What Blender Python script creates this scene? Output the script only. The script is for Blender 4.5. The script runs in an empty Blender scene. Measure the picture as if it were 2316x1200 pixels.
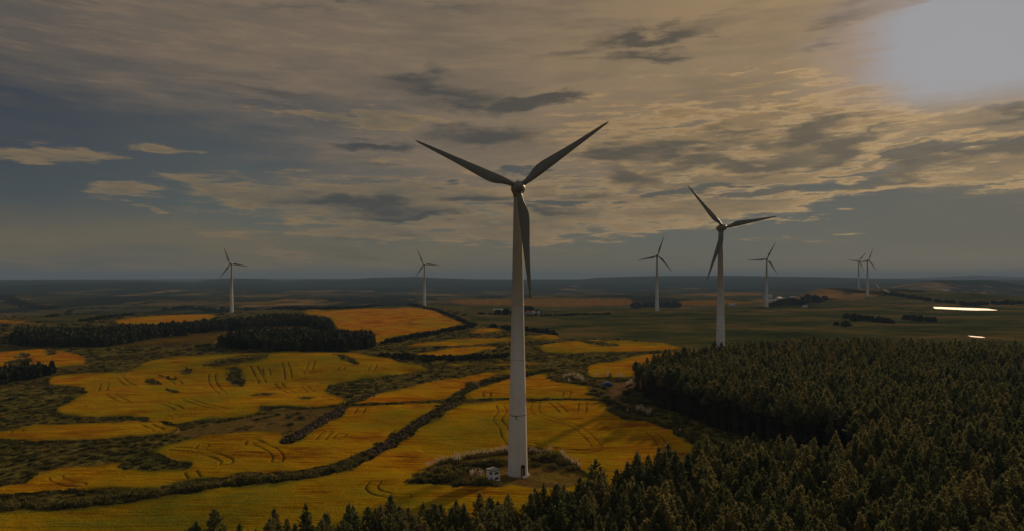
import bpy, math, os
import numpy as np
from mathutils import Vector

# ---------------------------------------------------------------- camera, world, sun, exposure
scene = bpy.context.scene
PW, PH = 2316.0, 1200.0          # size of the photograph
FOC = 1548.0                     # focal length in its pixels
HOR, CX0 = 628.0, 1158.0         # horizon row, centre column
CAMZ = 39.2                      # the drone hovers 39 m above the tower's foot
SUN_AZ, SUN_EL = math.radians(33.5), math.radians(16.0)

cam_data = bpy.data.cameras.new("camera")
cam_data.sensor_fit = 'HORIZONTAL'
cam_data.sensor_width = 36.0
cam_data.lens = 36.0 * FOC / PW
cam_data.shift_y = (HOR - PH / 2) / PW
cam_data.clip_start, cam_data.clip_end = 0.5, 90000
cam = bpy.data.objects.new("camera", cam_data)
cam.location = (0, 0, CAMZ)
cam.rotation_euler = (math.radians(90), 0, 0)
scene.collection.objects.link(cam)
scene.camera = cam

scene.view_settings.view_transform = 'Standard'
scene.view_settings.look = 'None'
scene.view_settings.exposure = 0.0
scene.view_settings.gamma = 1.0
scene.cycles.volume_bounces = 0
scene.cycles.max_bounces = 5
scene.cycles.transparent_max_bounces = 6
scene.cycles.volume_max_steps = 64
scene.cycles.use_denoising = True

sun_data = bpy.data.lights.new("sun", 'SUN')
sun_data.energy = 2.7
sun_data.angle = math.radians(1.0)
sun_data.color = (1.0, 0.72, 0.44)
sun = bpy.data.objects.new("sun", sun_data)
sdir = Vector((math.sin(SUN_AZ) * math.cos(SUN_EL), math.cos(SUN_AZ) * math.cos(SUN_EL), math.sin(SUN_EL)))
sun.rotation_euler = sdir.to_track_quat('Z', 'Y').to_euler()
sun.location = (0, 0, 300)
scene.collection.objects.link(sun)


def lin(r, g, b, a=None):
    f = lambda c: (c / 255 / 12.92) if c / 255 <= 0.04045 else ((c / 255 + 0.055) / 1.055) ** 2.4
    return (f(r), f(g), f(b), 1.0)


class N:
    """a small expression language over shader nodes"""
    def __init__(s, nt): s.nt = nt
    def node(s, t, **kw):
        n = s.nt.nodes.new(t)
        for k, v in kw.items(): setattr(n, k, v)
        return n
    def link(s, v, sock):
        if isinstance(v, bpy.types.NodeSocket): s.nt.links.new(v, sock)
        else:
            if hasattr(sock.default_value, '__len__') and not hasattr(v, '__len__'): v = [v] * len(sock.default_value)
            if hasattr(sock.default_value, '__len__') and len(v) > len(sock.default_value): v = v[:len(sock.default_value)]
            sock.default_value = v
    def m(s, op, a, b=0.0, c=None, clamp=False):
        n = s.node('ShaderNodeMath', operation=op, use_clamp=clamp)
        s.link(a, n.inputs[0]); s.link(b, n.inputs[1])
        if c is not None: s.link(c, n.inputs[2])
        return n.outputs[0]
    def add(s, a, b): return s.m('ADD', a, b)
    def sub(s, a, b): return s.m('SUBTRACT', a, b)
    def mul(s, a, b): return s.m('MULTIPLY', a, b)
    def madd(s, a, b, c): return s.m('MULTIPLY_ADD', a, b, c)
    def xyz(s, x, y, z=0.0):
        n = s.node('ShaderNodeCombineXYZ')
        s.link(x, n.inputs[0]); s.link(y, n.inputs[1]); s.link(z, n.inputs[2]); return n.outputs[0]
    def sep(s, v):
        n = s.node('ShaderNodeSeparateXYZ'); s.link(v, n.inputs[0]); return n.outputs
    def vm(s, op, a, b=(0, 0, 0)):
        n = s.node('ShaderNodeVectorMath', operation=op); s.link(a, n.inputs[0]); s.link(b, n.inputs[1]); return n.outputs[0]
    def noise(s, vec, scale, detail=4, rough=0.55, dist=0.0, color=False):
        n = s.node('ShaderNodeTexNoise')
        s.link(vec, n.inputs['Vector']); n.inputs['Scale'].default_value = scale
        n.inputs['Detail'].default_value = detail; n.inputs['Roughness'].default_value = rough
        n.inputs['Distortion'].default_value = dist
        return n.outputs['Color' if color else 'Fac']
    def ss(s, v, a, b, lo=0.0, hi=1.0):
        n = s.node('ShaderNodeMapRange', interpolation_type='SMOOTHSTEP')
        s.link(v, n.inputs[0]); s.link(a, n.inputs[1]); s.link(b, n.inputs[2])
        n.inputs[3].default_value = lo; n.inputs[4].default_value = hi
        return n.outputs[0]
    def mix(s, f, a, b, mode='MIX'):
        n = s.node('ShaderNodeMix', data_type='RGBA', blend_type=mode)
        s.link(f, n.inputs[0]); s.link(a, n.inputs[6]); s.link(b, n.inputs[7]); return n.outputs[2]
    def ramp(s, f, stops, interp='LINEAR'):
        n = s.node('ShaderNodeValToRGB'); s.link(f, n.inputs[0])
        cr = n.color_ramp; cr.interpolation = interp
        while len(cr.elements) < len(stops): cr.elements.new(0.5)
        for e, (p, c) in zip(cr.elements, stops): e.position = p; e.color = c
        return n.outputs[0]


# ---- the sky: Nishita plus cloud layers defined by direction (azimuth U, elevation tangent V)
def uv_of(px, py):
    return math.atan((px - CX0) / FOC), (HOR - py) / math.hypot(FOC, px - CX0)

world = bpy.data.worlds.new("World")
scene.world = world
world.use_nodes = True
wt = world.node_tree
wt.nodes.clear()
w = N(wt)
tc = w.node('ShaderNodeTexCoord')
dx, dy, dz = w.sep(tc.outputs['Generated'])
U = w.m('ARCTAN2', dx, dy)
hyp = w.m('SQRT', w.add(w.mul(dx, dx), w.mul(dy, dy)))
V = w.m('DIVIDE', dz, w.m('MAXIMUM', hyp, 0.02))
UV = w.xyz(U, V)
sky = w.node('ShaderNodeTexSky', sky_type='NISHITA', sun_disc=False)
sky.sun_elevation = SUN_EL
sky.sun_rotation = SUN_AZ
sky.altitude = 900
sky.air_density, sky.dust_density, sky.ozone_density = 1.0, 2.0, 1.5
# noises; streaks lie flat and shrink towards the horizon
den = w.m('MAXIMUM', w.add(dz, 0.07), 0.03)
plane = w.xyz(w.m('DIVIDE', dx, den), w.m('DIVIDE', dy, den))
stA = w.noise(w.vm('MULTIPLY', UV, (2.6, 15, 1)), 2.0, 7, 0.58)
stB = w.noise(w.vm('MULTIPLY', UV, (5.0, 38, 1)), 2.8, 8, 0.68)
plN = w.noise(w.vm('MULTIPLY', plane, (1.0, 0.55, 1)), 1.5, 7, 0.6, 0.4)
wrp = w.noise(w.vm('MULTIPLY', UV, (3.0, 11, 1)), 2.2, 5, 0.6, color=True)
wr = w.vm('MULTIPLY', w.vm('SUBTRACT', wrp, (0.5, 0.5, 0.5)), (0.20, 0.055, 0))
UVw = w.vm('ADD', UV, wr)
wrs = w.vm('MULTIPLY', w.vm('SUBTRACT', wrp, (0.5, 0.5, 0.5)), (0.20, 0.10, 0))
UVs = w.vm('ADD', UV, wrs)

def blobs(lst, vec):
    tot = None
    for b in lst:
        px, py, rx, ry = b[:4]; tilt = b[4] if len(b) > 4 else 0.0; amp = b[5] if len(b) > 5 else 1.0
        u, v = uv_of(px, py)
        mp = w.node('ShaderNodeMapping', vector_type='TEXTURE')
        w.link(vec, mp.inputs['Vector'])
        mp.inputs['Location'].default_value = (u, v, 0)
        mp.inputs['Rotation'].default_value = (0, 0, math.radians(tilt))
        k = 1 / math.hypot(1, (px - CX0) / FOC)
        mp.inputs['Scale'].default_value = (rx * 2.0 * k / FOC, ry * 2.0 * k / FOC, 1)
        g = w.node('ShaderNodeTexGradient', gradient_type='SPHERICAL')
        w.link(mp.outputs[0], g.inputs[0])
        t = w.mul(g.outputs[1], 2.0 * amp)      # 1 at the ellipse's outline, 2 in the middle
        tot = t if tot is None else w.m('MAXIMUM', tot, t) if amp > 0 else w.add(tot, t)
    return tot

DARK = [(1000,205,150,30,-4),(1180,245,60,10,4),(1100,318,115,28,0),(1480,80,165,15,8),(1425,129,85,14,2),
        (1990,8,160,34,10),(1665,288,80,20,-10),(1845,296,75,18,6),(1640,360,150,19,2),(1890,338,120,20,14),
        (1430,396,80,20,0),(830,322,75,12,0),(860,455,170,20,-3),(930,485,110,11,0),(1380,345,100,22,0),(600,30,180,14,0,.55),(760,0,120,16,0,.8),(1040,20,160,12,4,.6),(250,150,220,18,-4,.45),(640,215,160,16,0,.6),(760,455,150,12,0,.8),(1180,470,150,9,0,.8),(1560,330,80,12,0,.8),(2010,300,60,10,8,.8),(1760,380,120,8,4,.8),(1330,430,90,8,0,.7),(860,360,60,7,0,.6),(760,560,120,22,0,.55),(900,545,90,16,0,.5),
        (1130,240,60,14,0),(1260,235,50,10,6),(1880,93,40,8,6),(2215,345,75,9,0),(2080,392,100,17,8),
        (2290,255,90,14,5),(1080,440,90,14,0)]
LIGHT = [(130,345,110,17,-2),(372,333,72,8,0),(255,427,68,11,0),(345,461,36,5,0),(740,262,120,18,-3),
         (860,270,90,22,0),(520,432,130,16,-4),(700,455,220,34,-5),(960,440,260,40,-2),(740,375,170,14,14,.6),
         (1150,510,330,40,0),(900,530,220,26,0),(1000,480,250,26,0),(1500,470,260,22,3),(1700,462,220,24,4),
         (1900,440,160,22,12),(2060,405,150,26,12),(2230,390,150,30,5),(2250,330,110,34,10),(2120,320,120,18,14),
         (1930,380,110,12,4),(1560,420,200,30,5),(1350,440,220,40,0),(1760,400,180,22,6),(1800,340,260,52,6),
         (1920,398,55,12,0),(1300,480,260,40,0),(620,572,90,7,0,.75),(310,600,330,12,0,.6),(1900,533,60,4,0,.6),
         (1780,500,130,6,2,.7),(2170,582,30,4,0,.6),(1000,560,120,10,0,.55),(1620,300,330,90,5),(700,590,160,9,0,.6)]
VEIL = [(430,80,520,120,0,1.05),(150,60,280,120,0,.75),(900,110,420,150,0),(1300,180,520,190,-4),(1700,130,500,200,0),(2100,180,300,160,0),
        (1150,330,380,110,0,.95),(1000,10,2500,90,0,1.0),(1500,330,340,80,4,.9),(720,400,160,14,12,.55)]
GAP = [(1950,415,130,16,8),(2110,345,95,12,10),(1760,435,110,9,3),(1500,425,90,6,0,.8),(1250,455,120,7,0,.8),
       (1180,395,60,9,0,.7),(2300,322,50,9,0),(1390,455,70,5,0,.7),(1620,425,80,6,0,.7),(1000,405,50,5,0,.6)]
n_ = lambda a, k: w.mul(w.sub(a, 0.5), k)
nz = w.add(n_(stA, 3.4), n_(stB, 3.2))
nzs = w.add(n_(stA, 2.6), n_(plN, 0.9))
mD = w.ss(w.add(blobs(DARK, UVs), w.add(nzs, n_(stB, 1.0))), 0.40, 1.75)
mL = w.ss(w.add(blobs(LIGHT, UVw), nz), 0.55, 1.60)
mLs = w.ss(w.add(blobs(LIGHT, UVw), nz), 0.9, 2.1)
mV = w.ss(w.add(blobs(VEIL, UVs), w.mul(nzs, 0.6)), 0.10, 1.55)
mG = w.ss(w.add(blobs(GAP, UVw), nz), 0.85, 1.25)
# clear air low down, blue-grey above; warmer to the right
air = w.ramp(w.mul(V, 2.2), [(0.0, lin(104, 97, 82)), (0.045, lin(101, 96, 82)), (0.10, lin(92, 94, 85)), (0.20, lin(84, 90, 86)),
                             (0.34, lin(77, 82, 82)), (0.50, lin(72, 76, 78)), (0.75, lin(86, 84, 80)), (1.0, lin(92, 88, 82))])
air = w.mix(w.ss(U, -0.36, -0.66), air, w.mix(1.0, air, (0.66, 0.72, 0.86, 1), 'MULTIPLY'))
air = w.mix(w.mul(w.ss(U, 0.2, 0.62), w.mul(w.ss(V, 0.0, 0.05), w.ss(V, 0.30, 0.12))), air, lin(75, 77, 72))
air = w.mix(w.mul(w.ss(stA, 0.35, 0.75), 0.12), air, lin(112, 100, 80))
air = w.mix(w.mul(w.mul(w.ss(V, 0.11, 0.035), w.ss(U, 0.25, -0.15)), w.ss(stA, 0.30, 0.60, 0.25, 0.85)), air, lin(112, 100, 76))
air = w.mix(w.mul(w.mul(w.ss(V, 0.02, 0.06), w.ss(V, 0.14, 0.08)), w.mul(w.ss(stB, 0.50, 0.66), w.ss(w.m('ABSOLUTE', w.add(U, 0.12)), 0.40, 0.12))), air, lin(136, 110, 76))
# sun glow in the veil
su, sv = uv_of(2262, 78)
gl = w.node('ShaderNodeVectorMath', operation='LENGTH')
w.link(w.vm('MULTIPLY', w.vm('SUBTRACT', w.vm('ADD', UV, w.vm('MULTIPLY', wr, (0.45, 0.5, 0))), (su, sv, 0)), (1.0, 1.05, 1)), gl.inputs[0])
gd = gl.outputs['Value']
near = w.ss(gd, 0.95, 0.16)
veil = w.mix(near, lin(122, 106, 88), lin(160, 133, 94))
veil = w.mix(w.ss(U, -0.35, -0.70), veil, lin(92, 85, 80))
veil = w.mix(w.mul(w.ss(plN, 0.35, 0.65), 0.28), veil, lin(98, 92, 80))
veil = w.mix(w.mul(w.ss(stB, 0.42, 0.66), 0.28), veil, lin(156, 130, 100))
veil = w.mix(w.mul(w.ss(stA, 0.56, 0.38), 0.40), veil, w.mix(near, lin(94, 88, 78), lin(120, 102, 76)))
lightc = w.mix(near, lin(134, 112, 80), lin(178, 140, 86))
lightc = w.mix(w.mul(w.ss(stB, 0.58, 0.42), 0.75), lightc, lin(98, 92, 78))
lightc = w.mix(w.mul(mLs, 0.70), lightc, w.mix(near, lin(96, 92, 80), lin(112, 98, 74)))
darkc = w.mix(near, lin(62, 64, 63), lin(84, 76, 60))
col = w.mix(w.mul(mV, 0.93), air, veil)
rim = w.mul(w.ss(mL, 0.15, 0.6), w.sub(1.0, w.ss(mLs, 0.12, 0.5)))
lightc = w.mix(w.mul(rim, w.madd(near, 0.65, 0.2)), lightc, w.mix(near, lin(152, 128, 92), lin(196, 160, 106)))
col = w.mix(w.mul(mL, w.ss(V, 0.0, 0.035, 0.35, 1.0)), col, lightc)
col = w.mix(w.mul(mG, 0.9), col, w.mix(near, lin(66, 76, 78), lin(82, 78, 68)))
col = w.mix(w.mul(mD, 0.90), col, darkc)
gdw = w.add(gd, w.add(w.mul(w.sub(stA, 0.5), 0.09), w.mul(w.sub(stB, 0.5), 0.05)))
pink = w.ss(gdw, 0.25, 0.13)
col = w.mix(w.mul(w.mul(pink, w.ss(V, 0.19, 0.27)), 0.75), col, lin(158, 138, 124))
core = w.mul(w.ss(gdw, 0.170, 0.095), w.ss(w.add(V, w.mul(w.sub(stB, 0.5), 0.03)), 0.195, 0.24))
darkcore = w.mul(w.ss(w.add(blobs([(2000, 4, 150, 28, 8)], UVs), nzs), 0.8, 1.4), 0.8)
col = w.mix(w.mul(core, w.sub(1.0, darkcore)), col, lin(154, 153, 156))
nish = w.mix(1.0, sky.outputs[0], (0.022, 0.024, 0.028, 1), 'MULTIPLY')   # nishita seen through thin cloud
back = w.ss(w.m('ABSOLUTE', U), 0.95, 1.7, 1.0, 1.85)      # unseen sky behind the camera brightened as added fill; front-lit clouds there
col = w.mix(1.0, col, w.xyz(back, back, back), 'MULTIPLY')
full = w.mix(1.0, w.mix(0.93, nish, col), (10, 10, 10, 1), 'MULTIPLY')
full.node.clamp_result = False
bg = w.node('ShaderNodeBackground')
w.link(full, bg.inputs[0]); bg.inputs[1].default_value = 0.1
wo = w.node('ShaderNodeOutputWorld')
wt.links.new(bg.outputs[0], wo.inputs[0])
world.cycles.sampling_method = 'MANUAL'
world.cycles.sample_map_resolution = 1024

# ---------------------------------------------------------------- helpers for objects
rng = np.random.default_rng(7)
COL = scene.collection

def tag(o, label=None, cat=None, group=None, kind=None):
    if label: o["label"] = label
    if cat: o["category"] = cat
    if group: o["group"] = group
    if kind: o["kind"] = kind
    return o

def empty(name, loc, rz=0.0):
    o = bpy.data.objects.new(name, None); COL.objects.link(o)
    o.location = loc; o.rotation_euler = (0, 0, rz); o.empty_display_size = 1.0
    return o

def mesh_np(name, verts, faces, mats, mat_idx=None, smooth=False, attrs=None):
    """verts (n,3); faces (m,k) array"""
    me = bpy.data.meshes.new(name)
    verts = np.ascontiguousarray(verts, dtype=np.float32); faces = np.ascontiguousarray(faces, dtype=np.int32)
    m, k = faces.shape
    me.vertices.add(len(verts)); me.vertices.foreach_set("co", verts.ravel())
    me.loops.add(m * k); me.loops.foreach_set("vertex_index", faces.ravel())
    me.polygons.add(m)
    me.polygons.foreach_set("loop_start", np.arange(0, m * k, k, dtype=np.int32))
    if mat_idx is not None: me.polygons.foreach_set("material_index", np.ascontiguousarray(mat_idx, dtype=np.int32))
    me.polygons.foreach_set("use_smooth", np.full(m, smooth, dtype=bool))
    for a, val in (attrs or {}).items():
        at = me.attributes.new(a, 'FLOAT_COLOR', 'POINT')
        at.data.foreach_set("color", np.ascontiguousarray(val, dtype=np.float32).ravel())
    me.update(calc_edges=True)
    for mt in mats: me.materials.append(mt)
    return me

def obj_of(name, me, parent=None, loc=None):
    o = bpy.data.objects.new(name, me); COL.objects.link(o)
    if parent: o.parent = parent
    if loc is not None: o.location = loc
    return o

class MB:
    """collects polygons of any size into one mesh"""
    def __init__(s): s.v = []; s.f = []; s.mi = []
    def add(s, vs, fs, mi=0):
        b = len(s.v); s.v += [tuple(v) for v in vs]; s.f += [tuple(i + b for i in f) for f in fs]; s.mi += [mi] * len(fs)
    def box(s, c, d, rz=0.0, mi=0):
        x, y, z = d[0] / 2, d[1] / 2, d[2] / 2; ca, sa = math.cos(rz), math.sin(rz)
        vs = [(c[0] + ca * i * x - sa * j * y, c[1] + sa * i * x + ca * j * y, c[2] + k * z) for i in (-1, 1) for j in (-1, 1) for k in (-1, 1)]
        s.add(vs, [(0, 1, 3, 2), (4, 6, 7, 5), (0, 4, 5, 1), (2, 3, 7, 6), (0, 2, 6, 4), (1, 5, 7, 3)], mi)
    def loft(s, rings, cap=True, mi=0):
        n = len(rings[0]); vs = [p for r in rings for p in r]; fs = []
        for i in range(len(rings) - 1):
            for j in range(n): fs.append((i * n + j, i * n + (j + 1) % n, (i + 1) * n + (j + 1) % n, (i + 1) * n + j))
        if cap: fs.append(tuple(range(n))[::-1]); fs.append(tuple((len(rings) - 1) * n + j for j in range(n)))
        s.add(vs, fs, mi)
    def lathe(s, prof, n=48, c=(0, 0, 0), axis='Z', cap=True, mi=0):
        rings = []
        for r, h in prof:
            ring = []
            for j in range(n):
                a = 2 * math.pi * j / n
                p = (r * math.cos(a), r * math.sin(a), h) if axis == 'Z' else (r * math.cos(a), -h, r * math.sin(a))
                ring.append((c[0] + p[0], c[1] + p[1], c[2] + p[2]))
            rings.append(ring)
        s.loft(rings, cap, mi)
    def build(s, name, mats, parent=None, smooth=False, loc=None, bevel=0.0):
        me = bpy.data.meshes.new(name); me.from_pydata(s.v, [], s.f)
        for m in (mats if isinstance(mats, (list, tuple)) else [mats]): me.materials.append(m)
        me.polygons.foreach_set("material_index", np.array(s.mi, dtype=np.int32))
        me.polygons.foreach_set("use_smooth", np.full(len(s.f), smooth, dtype=bool))
        me.update()
        o = obj_of(name, me, parent, loc)
        if bevel:
            b = o.modifiers.new("bevel", 'BEVEL'); b.width = bevel; b.segments = 2; b.limit_method = 'ANGLE'
        return o

def mat(name, color, rough=0.8, fn=None, spec=0.3, metal=0.0, translucent=0.0):
    m = bpy.data.materials.new(name); m.use_nodes = True; nt = m.node_tree; n = N(nt)
    p = nt.nodes['Principled BSDF']
    p.inputs['Roughness'].default_value = rough; p.inputs['Specular IOR Level'].default_value = spec
    p.inputs['Metallic'].default_value = metal
    p.inputs['Base Color'].default_value = (*color[:3], 1)
    if fn:
        c = fn(n, p)
        if c is not None: n.link(c, p.inputs['Base Color'])
    if translucent:
        t = n.node('ShaderNodeBsdfTranslucent')
        src = p.inputs['Base Color']
        if src.is_linked: nt.links.new(src.links[0].from_socket, t.inputs[0])
        else: t.inputs[0].default_value = (*color[:3], 1)
        mx = n.node('ShaderNodeMixShader'); mx.inputs[0].default_value = translucent
        nt.links.new(p.outputs[0], mx.inputs[1]); nt.links.new(t.outputs[0], mx.inputs[2])
        nt.links.new(mx.outputs[0], nt.nodes['Material Output'].inputs[0])
    return m

def bump(n, p, h, strength=0.5, dist=0.1):
    b = n.node('ShaderNodeBump'); b.inputs['Strength'].default_value = strength; b.inputs['Distance'].default_value = dist
    n.link(h, b.inputs['Height']); n.link(b.outputs[0], p.inputs['Normal'])

# ---------------------------------------------------------------- terrain heights
def vnoise(x, y, seed=0):
    """value noise, smooth, in [-1,1]"""
    xi, yi = np.floor(x).astype(np.int64), np.floor(y).astype(np.int64)
    xf, yf = x - xi, y - yi
    xf = xf * xf * (3 - 2 * xf); yf = yf * yf * (3 - 2 * yf)
    def h(a, b):
        v = (a * 374761393 + b * 668265263 + seed * 1442695041) & 0xffffffff
        v = ((v ^ (v >> 13)) * 1274126177) & 0xffffffff
        v = v ^ (v >> 16)
        return (v & 0xffff) / 32767.5 - 1
    return (h(xi, yi) * (1 - xf) + h(xi + 1, yi) * xf) * (1 - yf) + (h(xi, yi + 1) * (1 - xf) + h(xi + 1, yi + 1) * xf) * yf

def fbm(x, y, oct=4, seed=0, gain=0.5):
    t = 0; a = 1; s = 0
    for i in range(oct):
        t = t + a * vnoise(x * 2 ** i + 17.3 * i, y * 2 ** i - 9.1 * i, seed + i); s += a; a *= gain
    return t / s

def sst(x, a, b):
    t = np.clip((x - a) / (b - a), 0, 1); return t * t * (3 - 2 * t)

# turbines: hub pixel, base pixel row (on flat reckoning), pixels per metre, blade angle
TURB = [(1171, 427, 1072, 11.30, 36.0), (1629.5, 516, 840, 5.69, 11.6), (1486, 578, 702, 2.17, 72.6),
        (1734, 586, 693, 1.885, 63.6), (1942, 590, 656, 1.16, 52.0), (1962, 587, 668.5, 1.40, 68.6),
        (524, 596, 706.5, 1.93, 111.5), (960, 597, 692.5, 1.67, 114.8)]
TPOS = []
for hx, hy, by, pm, ang in TURB:
    D = FOC / pm; TPOS.append(((hx - CX0) * D / FOC, D, CAMZ - (by - HOR) / pm))

def interp(pts, x):
    p = np.array(pts, float); return np.interp(x, p[:, 0], p[:, 1])

DROP = [(-900, 840), (0, 820), (480, 830), (640, 900), (960, 990), (1100, 950), (1250, 860), (1486, 770), (1640, 800),
        (1734, 880), (1820, 1150), (1900, 1520), (2316, 1500), (3200, 1400)]
RIDGE_B = [(-900, 634), (0, 635), (180, 634), (330, 635), (440, 639), (470, 634), (520, 631.5), (590, 632), (650, 637), (692, 633.5), (780, 634),
           (845, 630), (942, 628), (1000, 631), (1080, 633.5), (1195, 634.5), (1305, 634), (1357, 629.5), (1430, 627.5), (1500, 626),
           (1680, 626), (1790, 628), (1887, 629), (1960, 631), (2100, 634), (3200, 634)]
RIDGE_A = [(-900, 631), (0, 631), (300, 630), (560, 629), (800, 629), (1100, 630.5), (1500, 630), (1900, 629), (2060, 628), (2130, 625.5),
           (2205, 622.5), (2260, 624.5), (2316, 626), (3200, 627)]
GAUSS = [(230, 755, 190, 80, 3.0), (640, 1270, 165, 190, 23.0), (-1900, 3500, 260, 500, 16.0),
         (1648, 2620, 95, 160, 42.0), (1840, 2650, 75, 160, 36.0), (115, 285, 55, 70, 3.2),
         (-560, 640, 200, 60, 2.5), (-20, 1900, 500, 250, 8.0), (-150, 345, 45, 40, 1.6), (-60, 330, 40, 30, 1.2),
         (-95, 292, 48, 26, 2.6), (-75, 246, 60, 13, -1.6), (-45, 200, 32, 20, 1.9), (-75, 158, 34, 16, 1.7), (30, 185, 34, 20, 1.6), (-20, 120, 30, 12, 1.0), (-150, 230, 40, 16, 1.5), (10, 238, 26, 14, 1.4), (-100, 700, 90, 120, 3.0), (420, 1750, 260, 160, 9.0), (-900, 1700, 500, 200, 9.0), (1300, 1500, 260, 220, 12)]
FARH = [(277,648,3300,110,450),(25,662,1900,60,260),(530,632,5000,55,600),(430,641,4200,150,450),(150,652,2700,70,250),(640,656,3000,90,300),(880,664,2500,140,260),
        (1220,671,1950,220,170),(1430,640,4000,150,450),(1560,655,3000,110,300),(1690,660,2400,90,220),(1800,646,3300,110,300),(2300,644,2900,110,350),(760,672,2000,90,160),(340,668,2100,120,200),(1050,655,3100,120,350),(1260,650,3600,100,350)]
POND = [(2176, 697, 118, 46, -1.0), (2209, 760.5, 24, 7, 0.0)]    # px, py, rx, ry in pixels/metres
_corr = []
def H0(x, y):
    r = np.hypot(x, y); D = np.maximum(y, 1.0)
    px = np.where(y > 10, CX0 + FOC * x / D, np.where(x > 0, 3200, -900)); px = np.clip(px, -900, 3200)
    dd = interp(DROP, px)
    h = -18.0 * sst(r, dd, dd * 1.40)
    amp_n = 1.3 + 2.6 * sst(r, 200, 560) + 3.0 * sst(r, 1000, 3500)
    h = h + amp_n * fbm(x / (60 + 0.0 * r), y / 60.0, 3, 3) * (1 - sst(r, 900, 2500)) * 0.6
    h = h + (0.8 + 9.0 * sst(r, 1100, 2500)) * fbm(x / 650.0, y / 380.0, 4, 11) * sst(r, 500, 1500)
    for cx, cy, sx, sy, a in GAUSS: h = h + a * np.exp(-0.5 * (((x - cx) / sx) ** 2 + ((y - cy) / sy) ** 2))
    zb = CAMZ - (interp(RIDGE_B, px) - HOR) * 6000 / FOC
    tB = sst(r, 2300, 6000) * (1 - 0.45 * sst(r, 6300, 9500))
    h = h * (1 - 0.8 * sst(r, 3500, 5800)) + (zb - 3 + 18) * tB * (0.90 + 0.10 * sst(r, 4800, 6000)) - 0 * r
    h = h + 20.0 * fbm(x / 900.0, y / 550.0, 4, 21) * sst(r, 2400, 3600) * (1 - sst(r, 4600, 5900))
    for fx, fy, fd, fw, fs in FARH:
        zt = CAMZ - (fy - HOR) * fd / FOC; cx = (fx - CX0) / FOC * fd; sx = fw / FOC * fd
        wg = np.exp(-0.5 * (((x - cx) / sx) ** 2 + ((y - fd) / fs) ** 2)) * (0.93 + 0.07 * fbm(x / 160.0, y / 160.0, 3, 31))
        h = np.maximum(h, -24 + (zt + 24) * wg) + 0.0
    h = np.where(r > 3500, np.maximum(h, -20), h)
    za = CAMZ - (interp(RIDGE_A, px) - HOR) * 12500 / FOC
    tA = sst(r, 8000, 12500)
    h = h * (1 - tA) + za * tA
    return h
for (X, Y, Z) in TPOS:
    _corr.append((X, Y, 45.0 if Y < 400 else 70.0, Z))
def H(x, y):
    x = np.asarray(x, float); y = np.asarray(y, float)
    h = H0(x, y)
    for i, (X, Y, s, Z) in enumerate(_corr):
        wgt = np.exp(-((x - X) ** 2 + (y - Y) ** 2) / (2 * s * s))
        h = h + _camp[i] * wgt
    for (cx, cy, rx, ry, z) in _pond:
        d = ((x - cx) / rx) ** 2 + ((y - cy) / ry) ** 2
        wgt = np.exp(-(d / 3.0) ** 2); h = h * (1 - wgt) + (z - 0.25 * np.exp(-(d / 1.0) ** 6)) * wgt
    return h
_pond = []
_P = np.array([[t[0], t[1]] for t in TPOS])
_A = np.array([[math.exp(-((a[0] - b[0]) ** 2 + (a[1] - b[1]) ** 2) / (2 * _corr[j][2] ** 2)) for j, b in enumerate(_P)] for a in _P])
_camp = np.linalg.solve(_A, np.array([t[2] for t in TPOS]) - H0(_P[:, 0], _P[:, 1]))

_DS = np.geomspace(45, 16500, 2600)
def P(pts, dmax=1e9, zadd=0.0, dmin=0.0):
    """photo pixels -> points on the terrain (first hit of the ray)"""
    out = []
    for px, py in pts:
        x = (px - CX0) / FOC * _DS; z = CAMZ - (py - HOR) / FOC * _DS
        hit = np.nonzero((z < H(x, _DS)) & (_DS > dmin))[0]
        D = _DS[hit[0]] if len(hit) else dmax
        if len(hit) and hit[0] > 0 and _DS[hit[0] - 1] > dmin:
            i = hit[0]; a = z[i - 1] - float(H(x[i - 1], _DS[i - 1])); b = z[i] - float(H(x[i], _DS[i]))
            D = _DS[i - 1] + (_DS[i] - _DS[i - 1]) * a / (a - b)
        D = min(D, dmax); X = (px - CX0) / FOC * D
        out.append((X, D, float(H(X, D)) + zadd))
    return np.array(out)

for px, py, rx, ry, dz_ in POND:
    q = P([(px, py)], 1200)[0]
    _pond.append((q[0], q[1], rx * 0.5 * q[1] / FOC, ry * 1.0, q[2]))

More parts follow.
